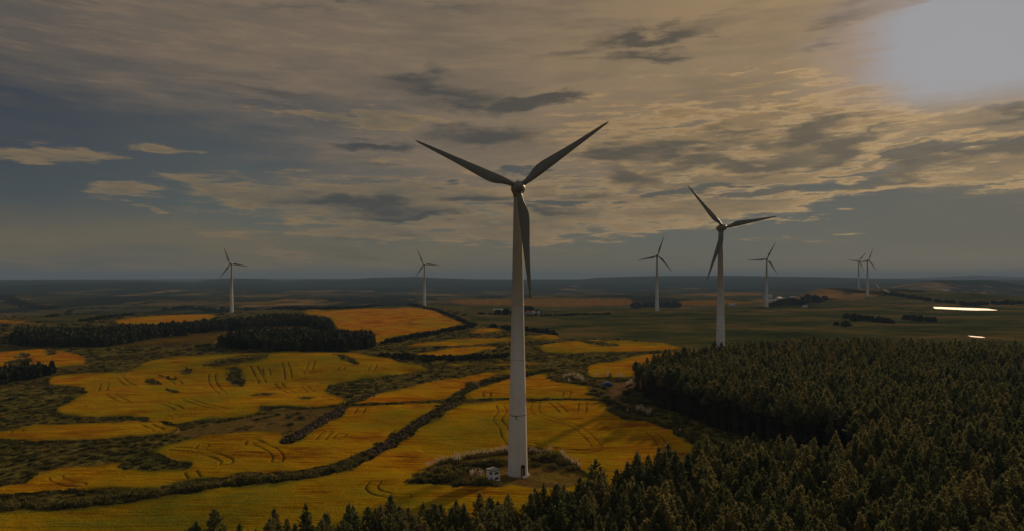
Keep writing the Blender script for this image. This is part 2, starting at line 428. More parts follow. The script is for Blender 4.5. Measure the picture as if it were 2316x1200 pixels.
# ---------------------------------------------------------------- land cover traced from the photograph
FIELDS = [  # outline, furthest distance, (yellow..green tone), label
 ([(104,858),(138,847),(242,842),(277,840),(304,832),(329,818),(380,809),(450,802),(533,800),(588,798),(640,795),(726,795),(800,798),(831,804),(887,809),
   (888,816),(939,823),(970,837),(942,845),(894,850),(838,859),(786,869),(745,874),(735,882),(745,893),(786,905),(775,919),(692,923),(585,920),(588,934),(581,941),(519,949),
   (394,960),(349,955),(332,946),(225,946),(138,942),(118,929),(149,913),(187,894),(197,880),(114,873),(104,865)], 420, .45,
  "large yellow crop field on the gentle rise left of centre, dotted with dark scrub islands"),
 ([(-60,992),(0,979),(35,971),(97,962),(173,959),(276,955),(345,955),(373,962),(411,969),(408,978),(363,989),(311,993),(207,998),(131,1001),(0,1000)], 300, .25,
  "lens shaped ochre crop field at the left edge between two bands of scrub"),
 ([(328,1023),(373,1009),(442,990),(518,982),(587,979),(643,977),(653,983),(630,992),(634,1006),(663,1004),(690,985),(735,961),(776,941),(786,922),(870,917),(940,913),(1018,911),
   (1005,922),(963,940),(921,967),(887,991),(845,1018),(817,1035),(762,1050),(721,1062),(691,1068),(639,1073),(501,1082),(432,1093),(345,1108),(311,1111),(269,1108),(138,1112),(0,1123),(-60,1126),(-60,1112),(62,1093),
   (83,1073),(138,1062),(207,1055),(259,1055),(287,1064),(345,1069),(415,1064),(439,1057),(397,1042),(345,1031)], 260, .35,
  "winding ochre crop field above the bushy ditch, with curved wheel tracks"),
 ([(-60,1161),(0,1159),(104,1156),(242,1147),(408,1122),(518,1103),(667,1092),(719,1084),(790,1065),(838,1042),(862,1030),(903,1004),(950,969),(1002,938),(1040,915),(1090,911),(1150,907),
   (1195,910),(1288,907),(1371,909),(1378,930),(1396,942),(1416,951),(1460,954),(1480,960),(1510,972),(1544,990),(1580,1012),(1585,1060),(1480,1110),(1300,1170),
   (1100,1250),(800,1320),(500,1370),(350,1400),(200,1560),(-400,1560)], 260, .5,
  "broad golden crop field around the big turbine reaching the bottom left corner"),
 ([(786,919),(873,887),(914,878),(960,867),(1011,859),(1053,852),(1122,840),(1153,835),(1246,832),(1243,835),(1191,843),(1115,854),(1067,871),(1032,889),(1012,905),(940,911),(860,915)], 300, .2,
  "orange crop strip above the field path, left of the hedge to the big tower"),
 ([(1045,906),(1052,893),(1080,880),(1115,866),(1153,858),(1191,853),(1230,845),(1262,838),(1250,846),(1234,857),(1258,859),(1260,866),(1284,868),(1308,871),(1336,874),(1336,882),
   (1324,892),(1344,896),(1362,903),(1320,904),(1280,903),(1220,904),(1120,904)], 300, .3,
  "small golden crop field right behind the big tower below the shrubby hedge"),
 ([(1320,846),(1330,828),(1352,821),(1394,817),(1420,808),(1460,802),(1500,799),(1560,797),(1540,815),(1450,835),(1428,854),(1400,856),(1336,856)], 360, .2,
  "bright orange crop field beside the pine plantation above the blue car"),
 ([(907,785),(942,776),(1028,766),(1150,762),(1198,759),(1250,757),(1288,764),(1253,770),(1184,771),(1150,773),(1063,782),(977,785)], 520, .25,
  "thin crop strip across the middle distance behind the big tower"),
 ([(939,799),(1011,788),(1098,783),(1132,787),(1098,795),(1046,804),(994,809),(942,807)], 420, .3, "small rounded crop field left of the big tower in mid distance"),
 ([(1205,785),(1253,776),(1305,769),(1392,769),(1500,775),(1560,789),(1500,794),(1392,797),(1288,800),(1240,800)], 480, .25,
  "crop field right of the big tower with a short dark hedge in it"),
 ([(1000,824),(1050,821),(1153,818),(1240,820),(1230,825),(1153,828),(1011,829)], 400, .3, "narrow sliver of crop left and right of the big tower in the scrub"),
 ([(700,712),(680,706),(700,699),(752,701),(838,696),(900,694),(959,698),(994,707),(1053,731),(1028,740),(984,752),(894,764),(873,775),(842,778),(815,770),(790,760),(769,745),(755,731),(735,716)], 960, .12,
  "orange crop field on the rounded hill under the small turbine left of centre"),
 ([(1053,754),(1080,743),(1132,741),(1150,749),(1098,754)], 650, .15, "tiny orange crop patch below the green hillside left of the big tower"),
 ([(252,724),(311,717),(415,711),(495,709),(470,722),(400,733),(346,737),(270,735)], 800, .1, "orange crop strip behind the dark wood on the left"),
 ([(245,784),(346,765),(519,750),(640,738),(700,739),(657,744),(571,754),(502,763),(484,778),(346,785)], 640, .55, "dull brown green strip of crop between the two dark woods"),
 ([(-60,800),(0,796),(80,789),(138,792),(173,801),(190,806),(194,816),(204,825),(156,832),(128,833),(86,835),(0,843),(-60,846)], 420, .08,
  "reddish orange crop field at the left edge with scrub patches"),
 ([(987,680),(1098,674),(1300,671),(1419,672),(1447,683),(1423,691),(1253,694),(1153,691),(1046,689)], 3000, .1,
  "wide tan field in the valley far behind the big tower", 1000),
 ([(1500,684),(1560,678),(1640,676),(1700,680),(1740,686),(1650,690),(1500,690)], 3000, .1, "tan strip of field in the far valley behind the second largest turbine", 1000),
 ([(1540,664),(1640,659),(1740,662),(1700,667),(1580,669)], 4500, .2, "faint tan strip on the far wooded slope between the turbines on the green crest", 1500),
 ([(455,688),(520,681),(640,679),(700,683),(600,690)], 3000, .5, "pale strip of field beyond the dark wood right of the small left turbine", 1000),
 ([(-60,722),(0,722),(50,726),(93,731),(86,734),(0,731),(-60,732)], 760, .1, "thin orange crop sliver at the far left edge"),
]
ISLES = [[(453,830),(484,818),(553,808),(602,804),(602,809),(553,820),(502,828)], [(408,841),(420,834),(433,838),(432,847),(414,848)],
         [(324,862),(344,858),(364,866),(362,872),(344,871)], [(356,850),(372,851),(401,859),(397,861)], [(367,881),(380,882),(415,889),(400,891)],
         [(508,835),(530,832),(545,836),(543,850),(550,871),(537,876),(523,872),(516,856)], [(567,897),(590,892),(619,891),(600,897)],
         [(668,903),(690,900),(709,902),(690,905)], [(752,802),(770,803),(800,816),(811,825),(800,826),(775,814)],
         [(30,808),(50,800),(70,801),(60,809),(35,811)], [(10,822),(40,813),(75,811),(72,818),(30,826)], [(104,797),(112,793),(125,797),(122,803),(106,804)],
         [(1305,772),(1330,772),(1398,780),(1398,784),(1340,779)], [(752,701),(800,693),(900,692),(900,696),(838,697)]]
MOUND = [(925,1097),(935,1080),(973,1062),(987,1049),(1032,1038),(1097,1028),(1149,1021),(1239,1024),(1287,1038),(1305,1052),(1330,1080),(1290,1110),(1159,1100),(1139,1106),(1080,1106),(1011,1101)]
DIRT = [(1384,868),(1480,858),(1500,862),(1440,872),(1418,890),(1412,905),(1390,905),(1379,890)]
PASTURE = [(1040,702),(1140,690),(1400,690),(1700,690),(1850,680),(2500,640),(2700,850),(1600,850),(1540,792),(1480,773),(1290,762),(1190,752),(1110,740),(1070,728)]
PASTURE_L = [(60,722),(120,700),(240,700),(250,712),(160,730),(90,728)]
MEADOW = [(400,972),(460,962),(600,935),(640,925),(770,926),(768,938),(720,958),(690,975),(645,975),(518,980),(440,988),(400,985)]
PINES_PX = [(1432,885),(1470,905),(1500,923),(1613,966),(1729,1003),(1831,1031),(1925,1042),(1925,1088),(1830,1109),(1750,1112),(1590,1138),(1440,1180),(1330,1206),
            (1270,1225),(1150,1256),(900,1272),(700,1306),(540,1330),(415,1352),(375,1420),(330,1560),(400,1900),(2600,2200)]
WOODS = [([(25,778),(100,786),(245,783),(346,765),(519,748),(640,736),(700,737),(745,752),(752,742),(735,732),(690,727),(640,724),(600,728),(500,738),(400,748),(240,757),(97,757),(40,762)], 700,
          "long dark pine wood on the left below the small turbine"),
         ([(498,786),(560,792),(640,795),(770,795),(825,789),(845,780),(835,772),(780,768),(700,762),(620,764),(560,770),(520,777)], 450, "dark pine wood patch left of centre in front of the brown strip"),
         ([(-60,876),(0,870),(50,862),(100,852),(128,838),(86,842),(0,850),(-60,855)], 300, "dark clump of trees at the left edge below the reddish field")]

def inside(xs, ys, poly):
    res = np.zeros(xs.shape, bool)
    m = (xs > poly[:, 0].min()) & (xs < poly[:, 0].max()) & (ys > poly[:, 1].min()) & (ys < poly[:, 1].max())
    x, y = xs[m], ys[m]; c = np.zeros(x.shape, bool); n = len(poly)
    for i in range(n):
        x1, y1 = poly[i]; x2, y2 = poly[(i + 1) % n]
        if y1 == y2: continue
        cond = ((y1 > y) != (y2 > y)); c ^= cond & (x < (x2 - x1) * (y - y1) / (y2 - y1) + x1)
    res[m] = c
    return res

WF = [P(f[0], f[1], dmin=f[4] if len(f) > 4 else 0)[:, :2] for f in FIELDS]
WI = [P(f, 960)[:, :2] for f in ISLES]
W_MOUND = P(MOUND)[:, :2]; W_DIRT = P(DIRT, 330)[:, :2]; W_PAST = P(PASTURE, 1500)[:, :2]; W_PASTL = P(PASTURE_L, 900)[:, :2]; W_MEAD = P(MEADOW, 300)[:, :2]
W_PINE = np.vstack([P(PINES_PX)[:, :2], [(170, 60), (260, 120), (330, 240), (330, 292), (240, 300), (150, 296), (122, 290), (98, 283), (78, 268), (62, 252), (50, 243)]])
W_WOODS = [P(wd[0], wd[1])[:, :2] for wd in WOODS]

# wheel tracks (photo pixels), each a pair of ruts
TRACKS = [[(572,828),(583,848),(594,868)],[(643,820),(650,840),(652,858)],[(705,818),(700,838),(690,845)],[(628,868),(640,880),(660,890)],[(688,874),(705,888)],
 [(480,846),(478,862),(490,880),(505,893)],[(385,852),(405,870)],[(268,852),(285,868),(302,877)],[(200,863),(238,867),(232,885)],[(250,894),(270,905),(283,911)],
 [(365,913),(392,920),(405,928)],[(420,905),(460,918),(505,928)],[(385,940),(400,945),(395,948)],[(170,925),(187,922)],[(330,962),(352,972),(360,976)],
 [(388,1018),(450,1022),(500,1038),(516,1046),(508,1052)],[(452,1018),(462,1008)],[(566,1008),(568,1000),(576,1000),(590,1010),(615,1020),(630,1036),(625,1048)],
 [(724,998),(735,985),(742,980)],[(762,994),(775,984)],[(810,938),(818,925)],[(840,838),(846,825)],[(770,838),(774,830)],
 [(1130,918),(1137,935),(1122,950),(1142,975),(1144,990),(1160,1010)],[(1213,910),(1208,930),(1216,940),(1260,955),(1300,965),(1325,985),(1345,1005),(1352,1020),(1320,1026),(1250,1020),(1200,1008)],
 [(1250,912),(1275,935)],[(1318,912),(1316,935)],[(1210,878),(1250,883),(1285,888),(1278,900)],[(1100,888),(1102,900)],[(1470,980),(1490,995),(1500,1015)],
 [(850,1092),(838,1106),(850,1118),(880,1125),(925,1128)],[(430,1070),(440,1085)],[(125,1080),(128,1090),(150,1098),(185,1102)],[(35,980),(40,975)],
 [(918,736),(925,728),(930,722)],[(735,898),(760,905)],[(1060,905),(1050,898)],[(520,938),(545,935)],[(880,1000),(905,975)],[(600,835),(604,850)]]
W_TR = []
for t in TRACKS:
    q = P(t, 900)[:, :2]
    # smooth polyline
    tt = np.linspace(0, len(q) - 1, (len(q) - 1) * 5 + 1); q = np.stack([np.interp(tt, range(len(q)), q[:, k]) for k in (0, 1)], 1)
    for _ in range(2): q[1:-1] = (q[:-2] + 2 * q[1:-1] + q[2:]) / 4
    W_TR.append(q)
LINES = [([(700,922),(800,920),(900,916),(1018,911),(1060,909),(1150,905),(1195,908),(1288,905),(1371,907)], 0.9), ([(138,1114),(269,1110),(330,1112)], 0.8),
         ([(585,931),(692,924),(776,921)], .7), ([(1320,905),(1377,907)], 1.6)]
W_LN = [(P(l, 600)[:, :2], wd) for l, wd in LINES]

# ---------------------------------------------------------------- terrain mesh (one radial grid, dense where the photo looks)
ang = [-math.radians(43)]
step = 1.7 / FOC
while ang[-1] < math.radians(43): ang.append(ang[-1] + step * max(0.55, math.cos(ang[-1]) ** 2 * 1.0))
ang = np.array(ang + list(np.linspace(ang[-1] + 0.06, 2 * math.pi - math.radians(43) - 0.06, 60)))
r = [55.0]
while r[-1] < 17000: r.append(r[-1] + min(max(0.40, r[-1] ** 2 / (CAMZ * FOC) * 1.25), 0.0075 * r[-1]))
r = np.array([0.01, 10, 25, 40] + r)
NA, NR = len(ang), len(r)
GX = r[:, None] * np.sin(ang)[None, :]; GY = r[:, None] * np.cos(ang)[None, :]
GZ = H(GX, GY)
front = GY > 20
# wobble the traced outlines a little so that edges are natural
wx = GX + fbm(GX / 5.0, GY / 5.0, 4, 51, .65) * 1.8; wy = GY + fbm(GX / 5.0, GY / 5.0, 4, 61, .65) * 2.6
fid = np.full(GX.shape, -1, np.int16)
for i, poly in enumerate(WF):
    fid[inside(wx, wy, poly)] = i
for poly in WI: fid[inside(wx, wy, poly)] = -1
mound = inside(wx, wy, W_MOUND); fid[mound] = -1
dirt = inside(wx, wy, W_DIRT).astype(float); fid[dirt > 0] = -1
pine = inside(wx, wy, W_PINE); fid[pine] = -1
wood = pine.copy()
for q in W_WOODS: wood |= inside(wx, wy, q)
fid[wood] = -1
past = (inside(wx, wy, W_PAST) | inside(wx, wy, W_PASTL)).astype(float)
mead = inside(wx, wy, W_MEAD).astype(float)
# clearing in front of the plantation's dark edge
track = np.zeros(GX.shape)
def near_line(poly, width, half=0.42, offs=(0,)):
    pad = width + 3
    a0, a1 = poly[:, 0].min() - pad, poly[:, 0].max() + pad; b0, b1 = poly[:, 1].min() - pad, poly[:, 1].max() + pad
    m = np.nonzero((GX > a0) & (GX < a1) & (GY > b0) & (GY < b1))
    x, y = GX[m], GY[m]; best = np.full(x.shape, 1e9)
    for i in range(len(poly) - 1):
        ax, ay = poly[i]; bx, by = poly[i + 1]; ex, ey = bx - ax, by - ay; L2 = ex * ex + ey * ey + 1e-9
        t0 = ((x - ax) * ex + (y - ay) * ey) / L2; t = np.clip(t0, 0, 1); dd = np.hypot(x - ax - t * ex, y - ay - t * ey)
        dd = np.where(((t0 < 0) & (i == 0)) | ((t0 > 1) & (i == len(poly) - 2)), 99.0, dd); best = np.minimum(best, dd)
    return m, best
for q in W_TR:
    m, d = near_line(q, 3)
    D = float(np.mean(q[:, 1])); g = 0.95 + 0.0010 * D; hw = 0.15 + 0.0005 * D
    fade = 0.45 + 0.55 * sst(vnoise(GX[m] / 6, GY[m] / 6, 5), -0.6, 0.3)
    track[m] = np.maximum(track[m], np.exp(-((d - g) / hw) ** 2) * fade)
line = np.zeros(GX.shape)
for q, wd in W_LN:
    m, d = near_line(q, 3); line[m] = np.maximum(line[m], np.exp(-(d / wd) ** 2))
crop = fid >= 0
GZ = GZ + np.where(crop, 0.50 + 0.10 * fbm(GX / 2.0, GY / 2.0, 2, 81), 0) * (1 - 0.5 * np.maximum(track, line)) + np.where(~crop, 0.25 * fbm(GX / 3.0, GY / 3.0, 3, 91), 0) * (1 - sst(np.hypot(GX, GY), 500, 900))
tone = np.zeros(GX.shape)
for i, f in enumerate(FIELDS): tone[fid == i] = f[2]
tone = np.clip(tone + 0.16 * fbm(GX / 30.0, GY / 60.0, 4, 71), 0, 1)
# the broad field turns greener towards the bottom left
b4 = sst(1.0 * GY, 150, 85) * sst(GX, 20, -40); tone = np.where(fid == 3, np.clip(tone * 0.75 + 0.30 * b4 - 0.12 * sst(GX, 0, 60), 0, 1), tone)
rr = np.hypot(GX, GY)
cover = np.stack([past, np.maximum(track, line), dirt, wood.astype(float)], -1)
def blur(a, k):
    for ax in (0, 1):
        c = np.cumsum(np.pad(a, [(k + 1, k) if i == ax else (0, 0) for i in (0, 1)], mode='edge'), axis=ax)
        n_ = a.shape[ax]; a = (np.take(c, np.arange(n_) + 2 * k + 1, ax) - np.take(c, np.arange(n_), ax)) / (2 * k + 1)
    return a
soft = blur(blur(crop.astype(float), 4), 6)
edge = np.where(crop, np.clip(2 * (1 - soft), 0, 1), np.clip(2 * soft, 0, 1))
tone = np.clip(tone + np.where(crop, 0.75 * edge ** 1.5 * sst(fbm(GX / 9, GY / 9, 3, 19), -0.35, 0.45), 0), 0, 1)
mead = np.maximum(mead, np.where(~crop & ~wood & ~mound, 1.0 * edge * sst(fbm(GX / 6, GY / 6, 3, 23), -0.3, 0.5), 0))
far_f = np.isin(fid, [i for i, f in enumerate(FIELDS) if len(f) > 4])
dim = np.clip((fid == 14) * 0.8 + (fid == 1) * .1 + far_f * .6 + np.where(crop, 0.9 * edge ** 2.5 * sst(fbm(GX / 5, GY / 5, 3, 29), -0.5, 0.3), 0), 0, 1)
cov2 = np.stack([tone, mound.astype(float), mead, dim], -1)

def terrain_faces():
    i = np.arange(NR - 1)[:, None]; j = np.arange(NA)[None, :]; jn = (j + 1) % NA
    a = i * NA + j; b = i * NA + jn; c = (i + 1) * NA + jn; d = (i + 1) * NA + j
    return np.stack([a, b, c, d], -1).reshape(-1, 4)
FA = terrain_faces()
ff = fid.ravel()[FA]; lab = np.where((ff == ff[:, :1]).all(1), ff[:, 0], -1)
VV = np.stack([GX, GY, GZ], -1).reshape(-1, 3)


# ---------------------------------------------------------------- ground and crop materials
def attr(n, name):
    a = n.node('ShaderNodeAttribute'); a.attribute_name = name
    return a.outputs['Color']
def sepc(n, c):
    s = n.node('ShaderNodeSeparateColor'); n.link(c, s.inputs[0]); return s.outputs
def pos(n):
    return n.node('ShaderNodeNewGeometry').outputs['Position']

def crop_fn(n, p):
    g = pos(n); c = sepc(n, attr(n, 'cover')); t = sepc(n, attr(n, 'cover2'))
    tone = t[0]
    big = n.noise(g, 0.022, 4, 0.55)
    mid = n.noise(n.vm('MULTIPLY', g, (0.5, 1.0, 1)), 0.16, 5, 0.6)
    rows = n.noise(n.vm('MULTIPLY', g, (0.10, 1.3, 1)), 1.0, 4, 0.6)
    fine = n.noise(g, 2.2, 3, 0.6)
    tt = n.add(tone, n.add(n.mul(n.sub(big, 0.47), 2.0), n.add(n.mul(n.sub(mid, 0.5), 1.5), n.mul(n.sub(rows, 0.5), 0.8))))
    col = n.ramp(tt, [(0.0, (0.66, 0.240, 0.006, 1)), (0.3, (0.63, 0.305, 0.005, 1)), (0.5, (0.53, 0.310, 0.005, 1)), (0.7, (0.38, 0.265, 0.008, 1)), (1.0, (0.18, 0.165, 0.012, 1))])
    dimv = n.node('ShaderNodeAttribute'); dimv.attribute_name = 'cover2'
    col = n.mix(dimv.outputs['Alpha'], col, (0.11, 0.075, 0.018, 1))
    v = n.add(0.34, n.add(n.mul(n.sub(rows, 0.5), 1.5), n.add(n.mul(fine, 0.60), n.mul(n.sub(mid, 0.45), 1.6))))
    col = n.mix(1.0, col, n.xyz(v, v, v), 'MULTIPLY')
    col = n.mix(n.mul(c[1], 0.72), col, (0.05, 0.040, 0.010, 1))
    h = n.add(n.mul(fine, 0.6), rows)
    bump(n, p, h, 0.9, 0.5)
    return col
M_CROP = mat('ripe_crop', (0.4, 0.25, 0.03), 0.95, crop_fn, spec=0.0, translucent=0.15)

def ground_fn(n, p):
    g = pos(n); c = sepc(n, attr(n, 'cover')); t = sepc(n, attr(n, 'cover2'))
    wood = n.node('ShaderNodeAttribute'); wood.attribute_name = 'cover'
    big = n.noise(g, 0.018, 4, 0.55); mid = n.noise(g, 0.13, 5, 0.62); fine = n.noise(g, 1.3, 4, 0.65)
    cl = n.noise(g, 0.45, 4, 0.7)
    # rough grass and scrub
    col = n.ramp(mid, [(0.30, (0.085, 0.085, 0.020, 1)), (0.45, (0.150, 0.130, 0.030, 1)), (0.58, (0.19, 0.155, 0.036, 1)), (0.72, (0.28, 0.185, 0.055, 1))])
    dk = n.ss(cl, 0.40, 0.60, 0.25, 1.0)
    col = n.mix(1.0, col, n.xyz(dk, dk, dk), 'MULTIPLY')
    # brown meadow and the tower mound
    col = n.mix(n.mul(t[2], 0.75), col, n.mix(fine, (0.10, 0.066, 0.020, 1), (0.19, 0.12, 0.035, 1)))
    md = n.mix(n.ss(mid, 0.40, 0.62), (0.23, 0.150, 0.025, 1), (0.15, 0.075, 0.025, 1))
    md = n.mix(n.mul(fine, 0.5), md, (0.05, 0.045, 0.012, 1))
    col = n.mix(n.mul(t[1], 0.9), col, md)
    # pasture
    streak = n.noise(n.vm('MULTIPLY', g, (0.55, 1.0, 1)), 0.016, 6, 0.68)
    pst = n.ramp(n.add(streak, n.mul(n.sub(fine, 0.5), 0.15)), [(0.36, (0.020, 0.032, 0.014, 1)), (0.45, (0.045, 0.060, 0.020, 1)), (0.53, (0.085, 0.080, 0.026, 1)), (0.62, (0.17, 0.110, 0.040, 1))])
    pst = n.mix(1.0, pst, n.mix(fine, (0.7, 0.7, 0.7, 1), (1.3, 1.3, 1.3, 1)), 'MULTIPLY')
    col = n.mix(n.mul(c[0], 0.95), col, pst)
    # far country: a patchwork of woods, pasture and ripe fields
    vor = n.node('ShaderNodeTexVoronoi'); n.link(n.vm('ADD', n.vm('MULTIPLY', g, (0.0065, 0.0034, 0.0)), n.mul(big, 0.9)), vor.inputs['Vector']); vor.inputs['Scale'].default_value = 1.0
    vc = sepc(n, vor.outputs['Color'])
    fw = n.noise(n.vm('MULTIPLY', g, (2.4, 1.0, 0)), 0.0020, 6, 0.66)
    far = n.ramp(n.add(n.mul(vc[0], 0.6), n.mul(n.sub(streak, 0.3), 0.8)), [(0.0, (0.03, 0.040, 0.016, 1)), (0.45, (0.065, 0.065, 0.024, 1)), (0.62, (0.13, 0.095, 0.034, 1)), (0.85, (0.32, 0.18, 0.06, 1))])
    r2 = n.node('ShaderNodeVectorMath', operation='LENGTH'); n.link(n.vm('MULTIPLY', g, (1, 1, 0)), r2.inputs[0]); dist = r2.outputs['Value']
    woodm = n.ss(n.add(n.add(fw, n.mul(n.ss(dist, 2300, 4500), 0.20)), n.mul(n.sub(big, 0.5), 0.12)), 0.475, 0.53)
    far = n.mix(woodm, far, (0.018, 0.026, 0.014, 1))
    fm = n.mul(n.ss(dist, 850, 1150), n.sub(1.0, n.mul(c[0], 0.9)))
    col = n.mix(fm, col, far)
    col = n.mix(n.mul(c[2], 0.9), col, n.mix(fine, (0.20, 0.115, 0.055, 1), (0.13, 0.075, 0.035, 1)))
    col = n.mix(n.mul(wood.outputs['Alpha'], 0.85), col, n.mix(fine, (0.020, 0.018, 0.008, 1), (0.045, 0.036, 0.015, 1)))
    col = n.mix(n.mul(c[1], 0.7), col, (0.03, 0.025, 0.01, 1))
    hb = n.add(n.mul(cl, 1.0), n.mul(fine, 0.5))
    b = n.node('ShaderNodeBump'); b.inputs['Distance'].default_value = 0.5
    n.link(n.ss(dist, 900, 200, 0.15, 0.9), b.inputs['Strength']); n.link(hb, b.inputs['Height']); n.link(b.outputs[0], p.inputs['Normal'])
    return col
M_GROUND = mat('rough_ground', (0.08, 0.07, 0.02), 0.95, ground_fn, spec=0.0)

def sub_mesh(name, mask, m):
    F = FA[mask]; u, inv = np.unique(F, return_inverse=True)
    return mesh_np(name, VV[u], inv.reshape(-1, 4), [m], smooth=True,
                   attrs={'cover': cover.reshape(-1, 4)[u], 'cover2': cov2.reshape(-1, 4)[u]})
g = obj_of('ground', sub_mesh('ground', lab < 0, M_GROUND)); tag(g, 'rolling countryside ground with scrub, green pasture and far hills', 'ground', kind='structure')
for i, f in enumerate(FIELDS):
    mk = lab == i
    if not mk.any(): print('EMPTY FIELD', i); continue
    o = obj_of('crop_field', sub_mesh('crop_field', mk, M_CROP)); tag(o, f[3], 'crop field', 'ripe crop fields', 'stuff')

# ---------------------------------------------------------------- foliage templates (numpy)
def unit(v): return v / (np.linalg.norm(v, axis=-1, keepdims=True) + 1e-9)
def blades(c, d, L, W, n, spread, r):
    """n thin triangles from each point c, roughly along d"""
    c = np.repeat(c, n, 0); d = np.repeat(d, n, 0); L = np.repeat(L, n, 0)[:, None] * r.uniform(0.7, 1.2, (len(c), 1))
    dd = unit(d + r.normal(0, spread, d.shape)); s = unit(np.cross(dd, r.normal(0, 1, d.shape)))
    a = c - s * W * 0.5 - dd * L * 0.12; b = c + s * W * 0.5 - dd * L * 0.12; t = c + dd * L
    mid_a = c + dd * L * 0.45 - s * W * 0.62; mid_b = c + dd * L * 0.45 + s * W * 0.62
    V = np.stack([a, b, mid_b, t, mid_a], 1).reshape(-1, 3); k = np.arange(len(c))[:, None] * 5
    F = np.concatenate([k + [0, 1, 2], k + [0, 2, 4], k + [4, 2, 3]], 0)
    return V, F
def pine_crown(seed, h=10.0, R=1.65, whorls=19, nb=6, tufts=(0.4, 0.65, 0.85, 1.0), nt=6, L=0.50, W=0.10, base=0.40):
    r = np.random.default_rng(seed); C, Dr, Ls = [], [], []
    lean = r.uniform(0.85, 1.15, 8)
    for k in range(whorls):
        t = (k + r.uniform(-.3, .3)) / (whorls - 1); t = min(max(t, 0), 1)
        z = h * (base + (0.965 - base) * t)
        rad = R * (1 - t) ** 0.80 * min(1, 0.80 + 1.2 * t) + 0.05
        a0 = r.uniform(0, 6.28); m = nb if t < 0.8 else max(3, nb - 2)
        for b in range(m):
            a = a0 + b * 6.283 / m + r.uniform(-.3, .3); ln = rad * r.uniform(0.60, 1.18) * lean[int(a % 6.283 / 6.283 * 8) % 8]
            up = r.uniform(0.25, 0.55) + 0.35 * t
            for q in tufts:
                if q < 0.8 and r.random() < 0.25: continue
                x = ln * q
                C.append((x * math.cos(a) + r.normal(0, .07), x * math.sin(a) + r.normal(0, .07), z + x * up * q + r.normal(0, .05)))
                Dr.append((0.50 * math.cos(a), 0.50 * math.sin(a), 0.85)); Ls.append(L * r.uniform(.8, 1.25) * (1.15 - 0.6 * t))
    for zt in (0.93, 0.96, 0.985): C.append((0, 0, h * zt)); Dr.append((0, 0, 1)); Ls.append(L * 1.2)
    C, Dr, Ls = np.array(C), np.array(Dr), np.array(Ls)
    return blades(C, unit(Dr), Ls, W, nt, 0.42, r)
def pine_trunk(h=10.0, r0=0.13):
    mb = MB(); mb.lathe([(r0 * 1.25, -0.3), (r0, 0.4), (r0 * .8, h * .35), (r0 * .5, h * .65), (0.02, h * .95)], 7)
    V = np.array(mb.v); F = [f for f in mb.f]
    tri = []
    for f in F:
        for k in range(1, len(f) - 1): tri.append((f[0], f[k], f[k + 1]))
    return V, np.array(tri)
def join(parts):
    V, F, M, b = [], [], [], 0
    for i, (v, f) in enumerate(parts): V.append(v); F.append(f + b); M.append(np.full(len(f), i)); b += len(v)
    return np.vstack(V), np.vstack(F), np.concatenate(M)

def leaf_fn(c1, c2, c3, sc=0.5):
    def fn(n, p):
        oi = n.node('ShaderNodeObjectInfo'); tcn = n.node('ShaderNodeTexCoord')
        ns = n.noise(tcn.outputs['Object'], sc, 2, 0.5)
        f = n.add(n.mul(ns, 0.7), n.mul(n.sub(oi.outputs['Random'], 0.25), 0.75))
        return n.ramp(f, [(0.1, c1), (0.5, c2), (0.95, c3)])
    return fn
M_NEEDLE = mat('pine_needles', (0.05, 0.06, 0.02), 0.65, leaf_fn((0.070, 0.096, 0.036, 1), (0.155, 0.165, 0.058, 1), (0.285, 0.235, 0.085, 1), 0.8), spec=0.3, translucent=0.35)
M_BARK = mat('bark', (0.06, 0.045, 0.03), 0.9, lambda n, p: n.ramp(n.noise(n.vm('MULTIPLY', n.node('ShaderNodeTexCoord').outputs['Object'], (6, 6, 1)), 2.0, 4), [(0.3, (0.035, 0.026, 0.018, 1)), (0.7, (0.11, 0.085, 0.06, 1))]))
M_LEAF = mat('scrub_leaves', (0.05, 0.05, 0.02), 0.75, leaf_fn((0.060, 0.068, 0.016, 1), (0.130, 0.118, 0.028, 1), (0.23, 0.175, 0.042, 1), 1.0), spec=0.2, translucent=0.3)
M_FARLEAF = mat('dark_tree_leaves', (0.03, 0.035, 0.015), 0.8, leaf_fn((0.020, 0.028, 0.012, 1), (0.040, 0.048, 0.020, 1), (0.080, 0.078, 0.028, 1), 0.3), spec=0.15)
M_STEM = mat('dry_grass_leaves', (0.11, 0.085, 0.035), 0.9, lambda n, p: n.mix(n.node('ShaderNodeObjectInfo').outputs['Random'], (0.08, 0.065, 0.02, 1), (0.15, 0.11, 0.045, 1)), translucent=0.2)
M_PLUME = mat('pale_plumes', (0.55, 0.42, 0.32), 0.9, lambda n, p: n.mix(n.noise(n.node('ShaderNodeTexCoord').outputs['Object'], 4.0, 2), (0.80, 0.64, 0.50, 1), (0.88, 0.80, 0.70, 1)), translucent=0.35)

NV = 6
PINE_C, PINE_T, PINE_J = [], None, []
tv, tf = pine_trunk()
PINE_T = mesh_np('pine_trunk', tv, tf, [M_BARK])
for k in range(NV):
    cv, cf = pine_crown(100 + k, R=[1.65, 1.85, 1.45, 1.95, 1.7, 1.4][k], h=10.0, whorls=[16, 15, 17, 14, 16, 17][k])
    PINE_C.append(mesh_np('pine_crown', cv, cf, [M_NEEDLE]))
    v, f, mi = join([(cv, cf), (tv, tf)])
    PINE_J.append(mesh_np('pine', v, f, [M_NEEDLE, M_BARK], mi))
